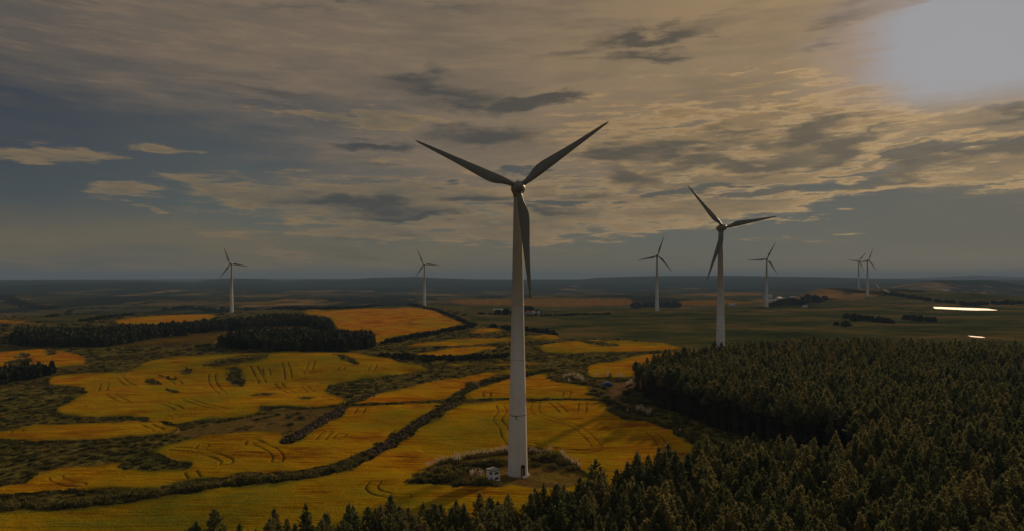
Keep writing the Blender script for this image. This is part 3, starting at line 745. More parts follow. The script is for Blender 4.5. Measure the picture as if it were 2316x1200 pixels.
# trees along the plantation's inner edge: high crowns over bare trunks and dead twigs
for k in range(2):
    cv, cf = pine_crown(200 + k, R=1.5, h=10.0, whorls=9, base=0.70)
    r_ = np.random.default_rng(220 + k); n_d = 260; a_ = r_.uniform(0, 6.283, n_d); zz_ = r_.uniform(1.0, 7.4, n_d)
    dv, df = blades(np.c_[np.zeros(n_d), np.zeros(n_d), zz_], unit(np.c_[np.cos(a_), np.sin(a_), r_.uniform(-.1, .5, n_d)]), r_.uniform(.5, 1.5, n_d), 0.05, 1, 0.1, r_)
    v, f, mi = join([(cv, cf), (tv, tf), (dv, df)]); mi = np.minimum(mi, 1)
    PINE_J.append(mesh_np('pine', v, f, [M_NEEDLE, M_BARK], mi))
FAR_J = []
for k in range(4):
    cv, cf = pine_crown(300 + k, R=2.0, whorls=9, nb=6, tufts=(0.5, 1.0), nt=5, L=0.95, W=0.42, base=0.10)
    v, f, mi = join([(cv, cf), (tv, tf)]); FAR_J.append(mesh_np('far_pine', v, f, [M_FARLEAF, M_BARK], mi))
def bush_geo(seed, n=420, flat=0.75, L=0.22, W=0.16):
    r = np.random.default_rng(seed)
    lob = unit(r.normal(0, 1, (6, 3))) * [0.55, 0.55, 0.25] + [0, 0, 0.35]
    c = lob[r.integers(0, 6, n)] + unit(r.normal(0, 1, (n, 3))) * r.uniform(0.25, 0.60, (n, 1)) * [1, 1, flat]
    c[:, 2] = np.abs(c[:, 2]); d = unit(c - [0, 0, 0.1] + r.normal(0, .3, (n, 3)) + [0, 0, .25])
    return blades(c, d, np.full(n, L), W, 1, 0.5, r)
BUSH_G = [bush_geo(500 + k) for k in range(4)]
BUSH_J = [mesh_np('bush', v, f, [M_LEAF]) for v, f in BUSH_G]
ROUND_J = []
for k in range(3):
    v, f = bush_geo(600 + k, n=380, flat=1.0, L=0.30, W=0.26)
    ROUND_J.append(mesh_np('round_tree', v * [1, 1, 1.15], f, [M_FARLEAF]))

def gn_scatter(name, meshes, pts, rot, scl, idx, label, cat, kind='stuff', group=None):
    cname = 'source_' + name; coll = bpy.data.collections.get(cname)
    if coll is None:
        coll = bpy.data.collections.new(cname)
        for i, me in enumerate(meshes):
            o = bpy.data.objects.new(f'{cname}_{i:02d}', me); coll.objects.link(o)
    me = bpy.data.meshes.new(name); pts = np.ascontiguousarray(pts, dtype=np.float32)
    me.vertices.add(len(pts)); me.vertices.foreach_set('co', pts.ravel())
    for an, ty, dat in (('rot', 'FLOAT', rot), ('pick', 'INT', idx)):
        a = me.attributes.new(an, ty, 'POINT'); a.data.foreach_set('value', np.ascontiguousarray(dat))
    a = me.attributes.new('scl', 'FLOAT_VECTOR', 'POINT'); a.data.foreach_set('vector', np.ascontiguousarray(scl, dtype=np.float32).ravel())
    me.update()
    o = obj_of(name, me)
    nt = bpy.data.node_groups.new(name, 'GeometryNodeTree')
    nt.interface.new_socket('Geometry', in_out='INPUT', socket_type='NodeSocketGeometry'); nt.interface.new_socket('Geometry', in_out='OUTPUT', socket_type='NodeSocketGeometry')
    gi = nt.nodes.new('NodeGroupInput'); go = nt.nodes.new('NodeGroupOutput')
    ci = nt.nodes.new('GeometryNodeCollectionInfo'); ci.inputs['Collection'].default_value = coll
    ci.inputs['Separate Children'].default_value = True; ci.inputs['Reset Children'].default_value = True
    ip = nt.nodes.new('GeometryNodeInstanceOnPoints'); ip.inputs['Pick Instance'].default_value = True
    def na(nm, ty):
        a = nt.nodes.new('GeometryNodeInputNamedAttribute'); a.data_type = ty; a.inputs[0].default_value = nm; return a.outputs[0]
    cx = nt.nodes.new('ShaderNodeCombineXYZ'); nt.links.new(na('rot', 'FLOAT'), cx.inputs[2])
    nt.links.new(gi.outputs[0], ip.inputs['Points']); nt.links.new(ci.outputs[0], ip.inputs['Instance'])
    nt.links.new(na('pick', 'INT'), ip.inputs['Instance Index']); nt.links.new(cx.outputs[0], ip.inputs['Rotation'])
    nt.links.new(na('scl', 'FLOAT_VECTOR'), ip.inputs['Scale']); nt.links.new(ip.outputs[0], go.inputs[0])
    m = o.modifiers.new('scatter', 'NODES'); m.node_group = nt
    return tag(o, label, cat, group, kind)

def jgrid(poly, sp, r, jit=0.35):
    x0, x1 = poly[:, 0].min(), poly[:, 0].max(); y0, y1 = poly[:, 1].min(), poly[:, 1].max()
    xs, ys = np.meshgrid(np.arange(x0, x1, sp), np.arange(y0, y1, sp * 0.9)); xs = xs + (np.arange(xs.shape[0]) % 2)[:, None] * sp * 0.5
    xs = xs.ravel() + r.uniform(-jit, jit, xs.size) * sp; ys = ys.ravel() + r.uniform(-jit, jit, ys.size) * sp
    k = inside(xs, ys, poly); return xs[k], ys[k]

# ---------------------------------------------------------------- the pine plantation
xs, ys = jgrid(W_PINE, 2.05, rng)
keep = (ys > 70) & (np.abs(np.arctan2(xs, ys)) < math.radians(45)) & (np.hypot(xs - TPOS[1][0], ys - TPOS[1][1]) > 4.5)
hs_l = 1
keep &= rng.random(len(xs)) > 0.06 + 0.16 * (vnoise(xs / 9, ys / 9, 33) > 0.55)
xs, ys = xs[keep], ys[keep]; zs = H(xs, ys)
hs = 9.7 * (1.0 + 0.12 * rng.normal(size=len(xs)).clip(-2, 2) + 0.10 * fbm(xs / 25, ys / 25, 2, 44))
hs = hs * (1 - 0.14 * sst(CX0 + xs / ys * FOC, 1300, 1000))
ws = hs / 10 * rng.uniform(0.85, 1.2, len(xs)); rz = rng.uniform(0, 6.283, len(xs)); pk = rng.integers(0, NV, len(xs))
wall = P([(1432, 885), (1470, 905), (1500, 923), (1613, 966), (1729, 1003), (1831, 1031), (1925, 1042), (1925, 1066)])[:, :2]
dw = np.full(len(xs), 1e9)
for i in range(len(wall) - 1):
    (ax, ay), (bx, by) = wall[i], wall[i + 1]; ex, ey = bx - ax, by - ay
    t_ = np.clip(((xs - ax) * ex + (ys - ay) * ey) / (ex * ex + ey * ey), 0, 1); dw = np.minimum(dw, np.hypot(xs - ax - t_ * ex, ys - ay - t_ * ey))
pk = np.where(dw < 5.0, 6 + (pk % 2), pk)
topy = HOR + (CAMZ - zs - hs) / ys * FOC; tpx = CX0 + xs / ys * FOC
infr = (topy < 1165) & (tpx > 0) & (tpx < PW)
order = np.argsort(np.where(infr, ys, 1e9))[:290]
one = np.zeros(len(xs), bool); one[order] = True
ZONES = [(0, 900, 'pine at the bottom edge below the golden field, left of the white cabin', 'pines left of the white cabin'),
         (900, 1320, 'dark pine in the foreground directly below the white cabin and big tower base', 'pines below the big tower base'),
         (1320, 1800, 'foreground pine in the dense plantation lower right of the big tower base', 'pines right of the big tower base'),
         (1800, 2400, 'foreground pine in the dense plantation at the bottom right corner', 'pines in the bottom right corner')]
lone = order[np.argmin(tpx[order])]
for i in order:
    e = empty('pine_tree', (xs[i], ys[i], zs[i]), rz[i]); e.scale = (ws[i], ws[i], hs[i] / 10)
    z_ = next(z for z in ZONES if z[0] <= tpx[i] < z[1])
    tag(e, z_[2] if i != lone else 'leftmost small pine of the bottom row, standing out against the golden field', 'pine tree', z_[3])
    obj_of('crown', PINE_C[pk[i] % NV], e); obj_of('trunk', PINE_T, e)
rest = ~one
gn_scatter('pine_forest', PINE_J, np.stack([xs, ys, zs], 1)[rest], rz[rest], np.stack([ws, ws, hs / 10], 1)[rest], pk[rest],
           'dense dark green pine plantation filling the right side behind the foreground pines', 'forest')
print('pines', len(xs))

# ---------------------------------------------------------------- woods, tree lines and scrub further off
for (q, wd) in zip(W_WOODS, WOODS):
    far = q[:, 1].mean() > 320; lo3 = not far
    x, y = jgrid(q, 3.6 if far else 3.2, rng, 0.4); z = H(x, y); s = rng.uniform(0.70, 1.05, len(x)) * (0.62 if lo3 else 0.88 if q[:, 1].mean() < 480 else 0.85)
    if len(x) == 0: continue
    gn_scatter('wood', ROUND_J, np.stack([x, y, z], 1), rng.uniform(0, 6.28, len(x)), np.stack([s * 2.7, s * 2.7, s * 6.2 * rng.uniform(.8, 1.1, len(x))], 1), rng.integers(0, 3, len(x)), wd[2], 'wood')
LINES_T = [([(115,716),(160,700),(190,697),(245,695)], 6, 3, 'line of dark trees on the far left behind the long wood'), ([(190,725),(250,718),(300,712)], 8, 4, 'dark shrubs behind the left end of the long wood'),
           ([(370,700),(420,697),(480,702),(520,705)], 14, 8, 'dark tree belt left of the small turbine on the left'),
           ([(560,698),(640,697),(700,699),(760,697)], 14, 5, 'long dark belt of trees behind the crest between two small turbines'),
           ([(755,700),(830,694),(900,690),(950,693)], 5, 4, 'trees along the crest of the orange hill below the small turbine'),
           ([(960,694),(1000,706),(1040,722),(1060,732)], 4, 3, 'hedge running down the right flank of the orange hill'),
           ([(870,776),(920,766),(980,754),(1040,742),(1075,735)], 10, 3.5, 'row of trees along the foot of the orange hill'),
           ([(1110,738),(1150,743),(1200,748),(1260,757)], 8, 4, 'dark trees behind the big tower at the foot of the green slope'),
           ([(1130,708),(1165,706),(1220,710)], 10, 6, 'tree clump by the farm behind the big tower'), ([(1080,709),(1230,713),(1380,709)], 3, 2.2, 'thin hedge across the green pasture'),
           ([(1435,697),(1480,692),(1540,694)], 30, 14, 'dark copse on the far side of the pasture beside a white turbine'),
           ([(1740,696),(1790,690),(1850,676)], 30, 10, 'dark wood on the flank of the right hill'), ([(1925,724),(1950,721),(1985,727),(2002,729)], 22, 6, 'small dark copse in the pasture above the pine plantation'),
           ([(2055,722),(2080,721),(2098,724)], 16, 6, 'little copse right of the dark one in the pasture'), ([(2010,666),(2060,672),(2140,684),(2200,690),(2316,685)], 12, 6, 'line of dark trees trailing down the right hill'),
           ([(1900,735),(1920,735)], 8, 4, 'two low bushes in the pasture below the right hill'), ([(0,668),(60,690),(120,697)], 22, 7, 'dark trees on the slope at the far left edge'),
           ([(860,805),(950,812),(1040,812),(1140,806)], 12, 2.4, 'shrubs in the scrubby dip behind the large yellow field'), ([(1170,700),(1200,700)], 8, 6, 'trees beside the white farm sheds')]
for pts_, wid, hgt, lb in LINES_T:
    dm_ = 950 if hgt in (14, 10, 7, 8) else 0
    q = P(pts_, 3300, dmin=dm_); L = np.r_[0, np.cumsum(np.hypot(*np.diff(q[:, :2], axis=0).T))]; n_t = int(max(14, L[-1] / (hgt * 0.5) * max(1, wid / hgt * 0.5)))
    n_t = min(n_t, 700); t = rng.uniform(0, L[-1], n_t); x = np.interp(t, L, q[:, 0]) + rng.normal(0, wid * .15, n_t); y = np.interp(t, L, q[:, 1]) + rng.normal(0, wid * .4, n_t)
    z = H(x, y); s = hgt * 0.5 * rng.uniform(0.6, 1.25, n_t)
    gn_scatter('tree_belt', ROUND_J, np.stack([x, y, z], 1), rng.uniform(0, 6.28, n_t), np.stack([s, s, s], 1), rng.integers(0, 3, n_t), lb, 'trees')

# scrub on all rough ground up to 600 m
scr_parts = []
for (d0, d1, sp, s0) in ((100, 200, 1.7, 0.60), (200, 330, 2.4, 0.80), (330, 520, 4.0, 1.15), (520, 800, 8.0, 1.8)):
    X, Y = np.meshgrid(np.arange(-d1 * 0.8, d1 * 0.8, sp), np.arange(d0, d1, sp)); X = X.ravel() + rng.uniform(-.5, .5, X.size) * sp; Y = Y.ravel() + rng.uniform(-.5, .5, Y.size) * sp
    k = np.abs(X / Y) < 0.80; X, Y = X[k], Y[k]
    bad = np.zeros(len(X), bool)
    for q in WF: bad |= inside(X, Y, q)
    for q in WI: bad &= ~inside(X, Y, q)
    isl = np.zeros(len(X), bool)
    for q in WI: isl |= inside(X, Y, q)
    md_ = inside(X, Y, W_MEAD); pst = inside(X, Y, W_PAST) | inside(X, Y, W_PASTL) | inside(X, Y, W_DIRT) | inside(X, Y, W_MOUND) | inside(X, Y, W_PINE)
    for q in W_WOODS: pst |= inside(X, Y, q)
    dens = 0.5 + 0.9 * fbm(X / 14, Y / 14, 3, 77); dens = np.where(isl, 1.0, dens); dens = np.where(md_, dens * 0.25, dens)
    k = ~bad & ~pst & (rng.random(len(X)) < dens * 0.8)
    X, Y = X[k], Y[k]; sc = s0 * rng.uniform(0.5, 1.45, len(X)); scr_parts.append(np.stack([X, Y, H(X, Y) - 0.05, sc], 1))
S_ = np.vstack(scr_parts); print('scrub', len(S_))
gn_scatter('scrub', BUSH_J, S_[:, :3], rng.uniform(0, 6.28, len(S_)), np.stack([S_[:, 3] * 1.15, S_[:, 3] * 1.15, S_[:, 3] * rng.uniform(.6, 1.0, len(S_))], 1), rng.integers(0, 4, len(S_)),
           'low green and brown scrub covering the rough ground between the crop fields', 'scrub')

# ---------------------------------------------------------------- rubble walls and hedges
def ico_rocks(n, seed):
    r = np.random.default_rng(seed); out = []
    base = unit(np.array([[a, b, c] for a in (-1, 0, 1) for b in (-1, 0, 1) for c in (-1, 0, 1) if (a, b, c) != (0, 0, 0) and abs(a) + abs(b) + abs(c) != 2], float))
    return base
_cv = [(-1, -1, -1), (1, -1, -1), (1, 1, -1), (-1, 1, -1), (-1, -1, 1), (1, -1, 1), (1, 1, 1), (-1, 1, 1), (0, 0, 1.45), (0, 0, -1.45), (1.45, 0, 0), (-1.45, 0, 0), (0, 1.45, 0), (0, -1.45, 0)]
_cf = [(4, 5, 8), (5, 6, 8), (6, 7, 8), (7, 4, 8), (1, 0, 9), (2, 1, 9), (3, 2, 9), (0, 3, 9), (1, 2, 10), (2, 6, 10), (6, 5, 10), (5, 1, 10), (3, 0, 11), (7, 3, 11), (4, 7, 11), (0, 4, 11), (2, 3, 12), (3, 7, 12), (7, 6, 12), (6, 2, 12), (0, 1, 13), (1, 5, 13), (5, 4, 13), (4, 0, 13)]
def place(V, F, T, R, S):
    """copies of a template at T with z-rotation R and scale S (n,3)"""
    n = len(T); c, s = np.cos(R)[:, None], np.sin(R)[:, None]; v = V[None] * S[:, None]
    X = v[..., 0] * c - v[..., 1] * s; Y = v[..., 0] * s + v[..., 1] * c
    O = np.stack([X, Y, v[..., 2]], -1) + T[:, None]
    return O.reshape(-1, 3), (F[None] + (np.arange(n) * len(V))[:, None, None]).reshape(-1, 3)
def along(px, n, width, r):
    q = P(px, 600); L = np.r_[0, np.cumsum(np.hypot(*np.diff(q[:, :2], axis=0).T))]; t = r.uniform(0, L[-1], n)
    i = np.clip(np.searchsorted(L, t) - 1, 0, len(q) - 2); d = np.diff(q[:, :2], axis=0)[i]; d /= np.linalg.norm(d, axis=1, keepdims=True)
    o = r.uniform(-1, 1, n) * width / 2; x = np.interp(t, L, q[:, 0]) - d[:, 1] * o; y = np.interp(t, L, q[:, 1]) + d[:, 0] * o
    return x, y, np.abs(o) / (width / 2), L[-1]
M_ROCK = mat('lichened_stone', (0.1, 0.08, 0.06), 0.9, lambda n, p: n.ramp(n.noise(pos(n), 1.2, 4, 0.7), [(0.3, (0.022, 0.014, 0.008, 1)), (0.5, (0.065, 0.040, 0.022, 1)), (0.72, (0.17, 0.115, 0.07, 1))]))
rockV = np.array(_cv, float) * 0.5; rockF = np.array(_cf)
def rubble(px, per_m, width, label, bush=0.3):
    r = np.random.default_rng(abs(hash(px[0])) % 9999); _, _, _, L = along(px, 2, width, r); n = int(L * per_m)
    x, y, o, L = along(px, n, width, r); z = H(x, y) + (1 - o) * r.uniform(0.1, 0.9, n) + 0.15
    S = r.uniform(0.22, 0.60, (n, 1)) * r.uniform(0.7, 1.2, (n, 3))
    v, f = place(rockV, rockF, np.stack([x, y, z], 1), r.uniform(0, 6.28, n), S)
    e = empty('stone_wall', tuple(P([px[len(px) // 2]], 600)[0])); tag(e, label, 'stone wall', 'rubble walls between the fields')
    o_ = obj_of('rubble', mesh_np('rubble', v - np.array(e.location), f, [M_ROCK]), e)
    nb = int(L * bush)
    if nb:
        x, y, o, L = along(px, nb, width * 1.1, r); S = r.uniform(0.5, 1.2, (nb, 1)) * [1, 1, .8]
        v, f = place(BUSH_G[0][0], BUSH_G[0][1], np.stack([x, y, H(x, y) + .2], 1), r.uniform(0, 6.28, nb), S)
        obj_of('bush_growth', mesh_np('bush_growth', v - np.array(e.location), f, [M_LEAF]), e)
rubble([(1024,914),(990,930),(963,946),(921,975),(887,999),(850,1020),(825,1035)], 16, 3.0, 'long rubble stone wall running diagonally down left from the field path', 0.8)
rubble([(776,925),(757,937),(740,946),(700,971),(668,990),(642,1002)], 18, 3.2, 'stone rubble wall with a blunt end left of the longer diagonal wall', 0.5)
rubble([(868,886),(835,899),(812,908),(790,914)], 12, 2.4, 'short stony bank at the upper field corner, above the left rubble wall', 1.2)
def hedge(px, per_m, width, s0, label, names='hedge'):
    r = np.random.default_rng(abs(hash(px[0])) % 9999); _, _, _, L = along(px, 2, width, r); n = int(L * per_m)
    x, y, o, L = along(px, n, width, r); S = s0 * r.uniform(0.55, 1.3, (n, 1)) * r.uniform(0.8, 1.2, (n, 3)); Vs, Fs, b = [], [], 0
    for k in range(4):
        m = np.arange(n) % 4 == k; v, f = place(BUSH_G[k][0], BUSH_G[k][1], np.stack([x, y, H(x, y) - .1], 1)[m], r.uniform(0, 6.28, m.sum()), S[m]); Vs.append(v); Fs.append(f + b); b += len(v)
    tag(obj_of(names, mesh_np(names, np.vstack(Vs), np.vstack(Fs), [M_LEAF])), label, 'hedge', 'hedges between the fields')
hedge([(830,1032),(810,1042),(762,1060),(700,1077),(639,1084),(560,1090),(501,1095),(432,1106),(345,1120),(242,1136),(104,1147),(0,1150),(-60,1151)], 2.2, 3.2, 1.15, 'long bushy hedge in the ditch between the bottom field and the winding field')
hedge([(1020,908),(1035,896),(1052,885),(1067,875),(1090,866),(1115,859),(1153,852),(1191,847),(1240,838),(1256,835)], 2.4, 3.0, 0.9, 'shrubby hedge climbing right from the field path to behind the big tower')
hedge([(1060,872),(1066,868),(1072,874)], 3, 2, 1.3, 'taller green bush clump on the bend of the shrubby hedge')

# bushes around the tower mound: things one can count
BPX = [(935,1094,1.5),(950,1092,1.9),(965,1090,1.7),(982,1088,2.1),(1000,1086,2.2),(1018,1084,1.9),(990,1072,1.9),(1004,1070,2.2),(1022,1068,2.0),(1040,1074,1.6),(1060,1066,1.5),
       (1085,1056,1.7),(1100,1052,1.9),(1112,1050,1.7),(1125,1052,1.5),(1135,1048,1.3),(1070,1050,1.3),(1050,1056,1.4),(1075,1097,1.7),(1090,1098,1.9),(1102,1100,1.8),(1060,1098,1.4),(1040,1097,1.5),(1118,1102,1.4),
       (1215,1040,1.5),(1228,1040,2.2),(1240,1036,2.4),(1252,1040,2.1),(1264,1046,1.7),(1276,1052,1.5),(1210,1052,1.1),(1250,1058,1.3),(1030,1088,1.7),(968,1078,1.6),(1292,1062,1.3)]
g_l = 'dark bush on the weedy mound left of the big tower base'; g_r = 'dark bush on the mound right of the big tower base'
g_f = 'low dark bush in the row in front of the white cabin'
for i, (px, py, s) in enumerate(BPX):
    q = P([(px, py)], 200)[0]
    o = obj_of('bush', BUSH_J[i % 4], None, q); o.scale = (s * .95, s * .95, s * .8); o.rotation_euler = (0, 0, i * 2.1)
    lb, gr = (g_r, 'bushes right of the tower') if px > 1180 else (g_f, 'bushes in front of the cabin') if (py > 1095 and px > 1035) else (g_l, 'bushes left of the tower')
    tag(o, lb, 'bush', gr)
# clearing shrubs and the ones by the blue car
CPX = [(1384,912,1.5),(1388,930,2.0),(1394,936,1.7),(1405,941,1.6),(1420,944,1.5),(1440,948,1.3),(1400,925,1.5),(1415,905,1.9),(1425,893,2.4),(1432,885,2.2),(1440,896,2.0),(1455,950,1.2),(1480,958,1.3),(1500,962,1.1),(1530,982,1.2),(1560,1002,1.3),
       (1365,878,1.5),(1350,884,1.8),(1362,892,1.9),(1340,893,1.3),(1370,900,1.7),(1368,906,1.6),(1352,874,1.3),(1300,868,1.9),(1320,868,1.8),(1270,864,1.7),(1256,862,1.6),(1340,868,1.6),(1312,860,1.4),(1399,861,1.2),(1415,860,1.4),(1342,861,1.2),(1330,862,1.0)]
for i, (px, py, s) in enumerate(CPX):
    q = P([(px, py)], 330)[0]
    o = obj_of('bush', BUSH_J[(i + 1) % 4], None, q); o.scale = (s, s, s * .8); o.rotation_euler = (0, 0, i * 1.7)
    lb, gr = ('dark bush on the shaded strip at the edge of the pine plantation clearing', 'bushes along the clearing') if px > 1380 and py > 870 else ('scrubby bush beside the field end left of the blue car', 'bushes near the blue car') if py > 856 else ('', '')
    tag(o, lb, 'bush', gr)

# pampas grass clumps with pale plumes
def pampas(seed):
    r = np.random.default_rng(seed); n = 70
    c = np.c_[r.normal(0, .18, n), r.normal(0, .18, n), np.zeros(n)]; d = unit(np.c_[r.normal(0, .5, n), r.normal(0, .5, n), np.ones(n)])
    lv, lf = blades(c, d, np.full(n, 1.15), 0.07, 1, 0.1, r)
    k = 9; a = r.uniform(0, 6.28, k); tl = r.uniform(0.05, 0.38, k); hh = r.uniform(1.3, 2.1, k); P0, D0 = [], []
    for i in range(k):
        dr = np.array([math.cos(a[i]) * tl[i], math.sin(a[i]) * tl[i], 1.0]); dr /= np.linalg.norm(dr)
        for s in np.linspace(0, 0.75, 7): P0.append(dr * (hh[i] - 0.1 + s)); D0.append(dr)
    P0, D0 = np.array(P0), np.array(D0); pv, pf = blades(P0, D0, np.full(len(P0), 0.24), 0.07, 5, 0.18, r)
    v, f, mi = join([(lv, lf), (pv, pf)]); return mesh_np('pampas_grass', v, f, [M_STEM, M_PLUME], mi)
PAMP = [pampas(700 + k) for k in range(3)]
PPX = [(964,1064),(974,1060),(984,1057),(990,1053),(998,1050),(1006,1049),(1012,1047),(1022,1045),(1030,1042),(1036,1041),(1042,1039),(1050,1038),(1058,1037),(1064,1036),(1072,1035),(1078,1035),(1086,1034),(1094,1034),(1102,1032),
       (1110,1031),(1118,1030),(1126,1029),(1132,1028),(1138,1027),(1145,1026),(1150,1026),(1198,1026),(1204,1027),(1212,1028),(1222,1030),(1230,1029),(1238,1028),(1244,1028),
       (1270,1036),(1275,1040),(1279,1044),(1284,1046),(1290,1050),(1296,1054),(1302,1057),(1310,1062),(1028,1049),(1034,1050),(1039,1047)]
KPX = [(1066,1085),(1070,1087),(1083,1087),(1088,1086)]
FPX = [(1275,860),(1282,857),(1288,855),(1293,853),(1297,855),(1303,860),(1308,859),(1310,862),(1318,866),(1314,864),(1346,856),(1350,856)]
GPX = [(1374,856),(1376,855),(1396,857),(1402,857),(1405,857)]
HPX = [(1418,876),(1421,874),(1425,872),(1428,871)]
IPX = [(1442,936),(1446,934),(1450,936),(1457,940),(1463,942),(1468,943),(1472,942)]
for lst, lb, gr, sc in ((PPX, 'pampas grass clump in the pale plumed row along the back of the tower mound', 'pampas grass behind the big tower', .64), (KPX, 'small pampas grass tuft just left of the white cabin', 'pampas grass beside the cabin', .75),
                    (FPX, 'pampas grass clump with pinkish plumes around the small pale box', 'pampas grass near the box', .85), (GPX, 'pampas grass tuft on the field edge behind the blue car', 'pampas grass behind the blue car', .9),
                    (HPX, 'pampas grass clump on the dirt track beside the plantation corner', 'pampas grass by the dirt track', .85), (IPX, 'pale pampas grass clump in the shaded clearing', 'pampas grass in the clearing', .8)):
    for i, (px, py) in enumerate(lst):
        q = P([(px, py)], 330)[0]; o = obj_of('pampas_grass', PAMP[i % 3], None, q); s = sc * rng.uniform(.8, 1.2); o.scale = (s, s, s); o.rotation_euler = (0, 0, i * 1.3)
        tag(o, lb, 'pampas grass', gr)

# a small conifer behind the blue car
q = P([(1380, 862)], 330)[0]; e = empty('conifer_tree', q); e.scale = (.42, .42, .34)
tag(e, 'lone little conifer at the field edge behind the blue car', 'conifer'); obj_of('crown', PINE_C[1], e); obj_of('trunk', PINE_T, e)

# ---------------------------------------------------------------- wind turbines
def paint(c, dirt, hi=None):
    def fn(n, p):
        g = n.node('ShaderNodeTexCoord').outputs['Object']
        st = n.noise(n.vm('MULTIPLY', g, (1.2, 1.2, 0.05)), 1.5, 5, 0.65); sm = n.noise(g, 0.35, 4, 0.6)
        f = n.mul(n.add(n.ss(st, 0.48, 0.75), n.ss(sm, 0.5, 0.8)), 0.35)
        return n.mix(f, c, dirt)
    return fn
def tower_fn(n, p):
    # white paint below; made-up beige darkening, a tone grade painted in towards the top
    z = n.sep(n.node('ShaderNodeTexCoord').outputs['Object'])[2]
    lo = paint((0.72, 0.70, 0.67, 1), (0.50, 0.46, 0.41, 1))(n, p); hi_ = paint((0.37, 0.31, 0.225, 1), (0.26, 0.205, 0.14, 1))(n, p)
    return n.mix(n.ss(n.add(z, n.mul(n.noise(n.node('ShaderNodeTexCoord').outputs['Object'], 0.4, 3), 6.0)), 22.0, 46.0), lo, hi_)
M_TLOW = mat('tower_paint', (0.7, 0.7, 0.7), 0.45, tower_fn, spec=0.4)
M_TUP = mat('graded_upper_paint', (0.4, 0.37, 0.32), 0.5, paint((0.40, 0.34, 0.255, 1), (0.28, 0.225, 0.155, 1)), spec=0.35)  # beige of the tone grade painted into the upper tower
M_BLADE = mat('grey_blade_paint', (0.3, 0.3, 0.28), 0.45, paint((0.20, 0.19, 0.17, 1), (0.12, 0.11, 0.09, 1)), spec=0.35)
M_HUB = mat('grey_nacelle_paint', (0.33, 0.3, 0.27), 0.42, paint((0.24, 0.22, 0.19, 1), (0.16, 0.14, 0.11, 1)), spec=0.4)
M_DARK = mat('dark_opening', (0.012, 0.012, 0.014), 0.6)
M_DOOR = mat('grey_door', (0.26, 0.255, 0.25), 0.5)
M_CONC = mat('concrete', (0.3, 0.27, 0.23), 0.9, paint((0.30, 0.26, 0.21, 1), (0.16, 0.13, 0.09, 1)))
M_SEAM = mat('rust_seam', (0.05, 0.035, 0.025), 0.8)
HH = 57.0
PROF = [(0, 2.02), (0.5, 2.0), (6, 1.86), (12, 1.72), (20, 1.53), (28, 1.34), (36, 1.17), (44, 1.03), (50, 0.92), (55.4, 0.82)]
def rad(z): return float(np.interp(z, [p[0] for p in PROF], [p[1] for p in PROF]))
def section(z0, z1, n=64):
    mb = MB(); zz = [z0] + [p[0] for p in PROF if z0 < p[0] < z1] + [z1]
    mb.lathe([(rad(z), z) for z in zz], n, cap=False); return mb
def ring(z, w, pr, n=64):
    mb = MB(); mb.lathe([(rad(z) - 0.02, z - w / 2), (rad(z) + pr, z - w / 2), (rad(z) + pr, z + w / 2), (rad(z) - 0.02, z + w / 2)], n, cap=False); return mb
def blade_mesh():
    R = 21.9; st = []
    prof = [(0.9, 1.02, -.51, 1.0, 0), (1.8, 1.02, -.51, .95, 2), (3.0, 1.35, -.58, .62, 12), (4.2, 1.85, -.62, .40, 12), (5.2, 2.08, -.62, .30, 11), (6.4, 2.05, -.58, .26, 9), (8.5, 1.80, -.52, .22, 7),
            (11, 1.45, -.44, .20, 5), (14, 1.10, -.36, .18, 3), (17, .82, -.28, .16, 2), (19.5, .58, -.20, .15, 1), (21.2, .36, -.12, .14, 0), (21.75, .20, -.06, .14, 0), (21.9, .06, 0.02, .14, 0)]
    mb = MB(); rings = []
    for r_, c, le, th, tw in prof:
        rg = []; n = 18; tw = math.radians(tw)
        for j in range(n):
            a = 2 * math.pi * j / n; u = 0.5 - 0.5 * math.cos(a)          # 0 at the leading edge
            k = (th if th > .9 else th * (1.35 * (u + 0.02) ** 0.5 * (1 - u) + 0.12 * math.sin(a / 2) ** 2 * (1 - u) + 0.02) * 1.9)
            if th > .9: y = le + c * u; zt = math.sin(a) * c * 0.5
            else: y = le + c * u; zt = math.copysign(1, math.sin(a)) * k * c * 0.5 if abs(math.sin(a)) > 1e-6 else 0
            yy, zz = y * math.cos(tw) - zt * math.sin(tw), y * math.sin(tw) + zt * math.cos(tw)
            rg.append((r_, yy, zz))
        rings.append(rg)
    mb.loft(rings); return mb
# blade local frame: x out along the blade, y towards the trailing edge, z towards the nacelle; lofted once
_b = blade_mesh()
def as_mesh(mb, name, m, smooth=True):
    me = bpy.data.meshes.new(name); me.from_pydata(mb.v, [], mb.f); me.materials.append(m)
    me.polygons.foreach_set('use_smooth', np.full(len(mb.f), smooth)); me.update(); return me
BLADE = as_mesh(_b, 'blade', M_BLADE)
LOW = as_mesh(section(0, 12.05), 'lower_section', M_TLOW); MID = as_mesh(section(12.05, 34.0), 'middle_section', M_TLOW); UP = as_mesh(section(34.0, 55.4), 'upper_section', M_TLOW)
RG1 = as_mesh(ring(12.05, 0.10, 0.012), 'flange', M_SEAM); RG2 = as_mesh(ring(23.0, 0.06, 0.006), 'flange', M_CONC); RG3 = as_mesh(ring(34.0, 0.12, 0.03), 'flange', M_TUP)
def lathe_y(prof, n=40):
    mb = MB(); mb.lathe(prof, n, axis='Y'); return mb
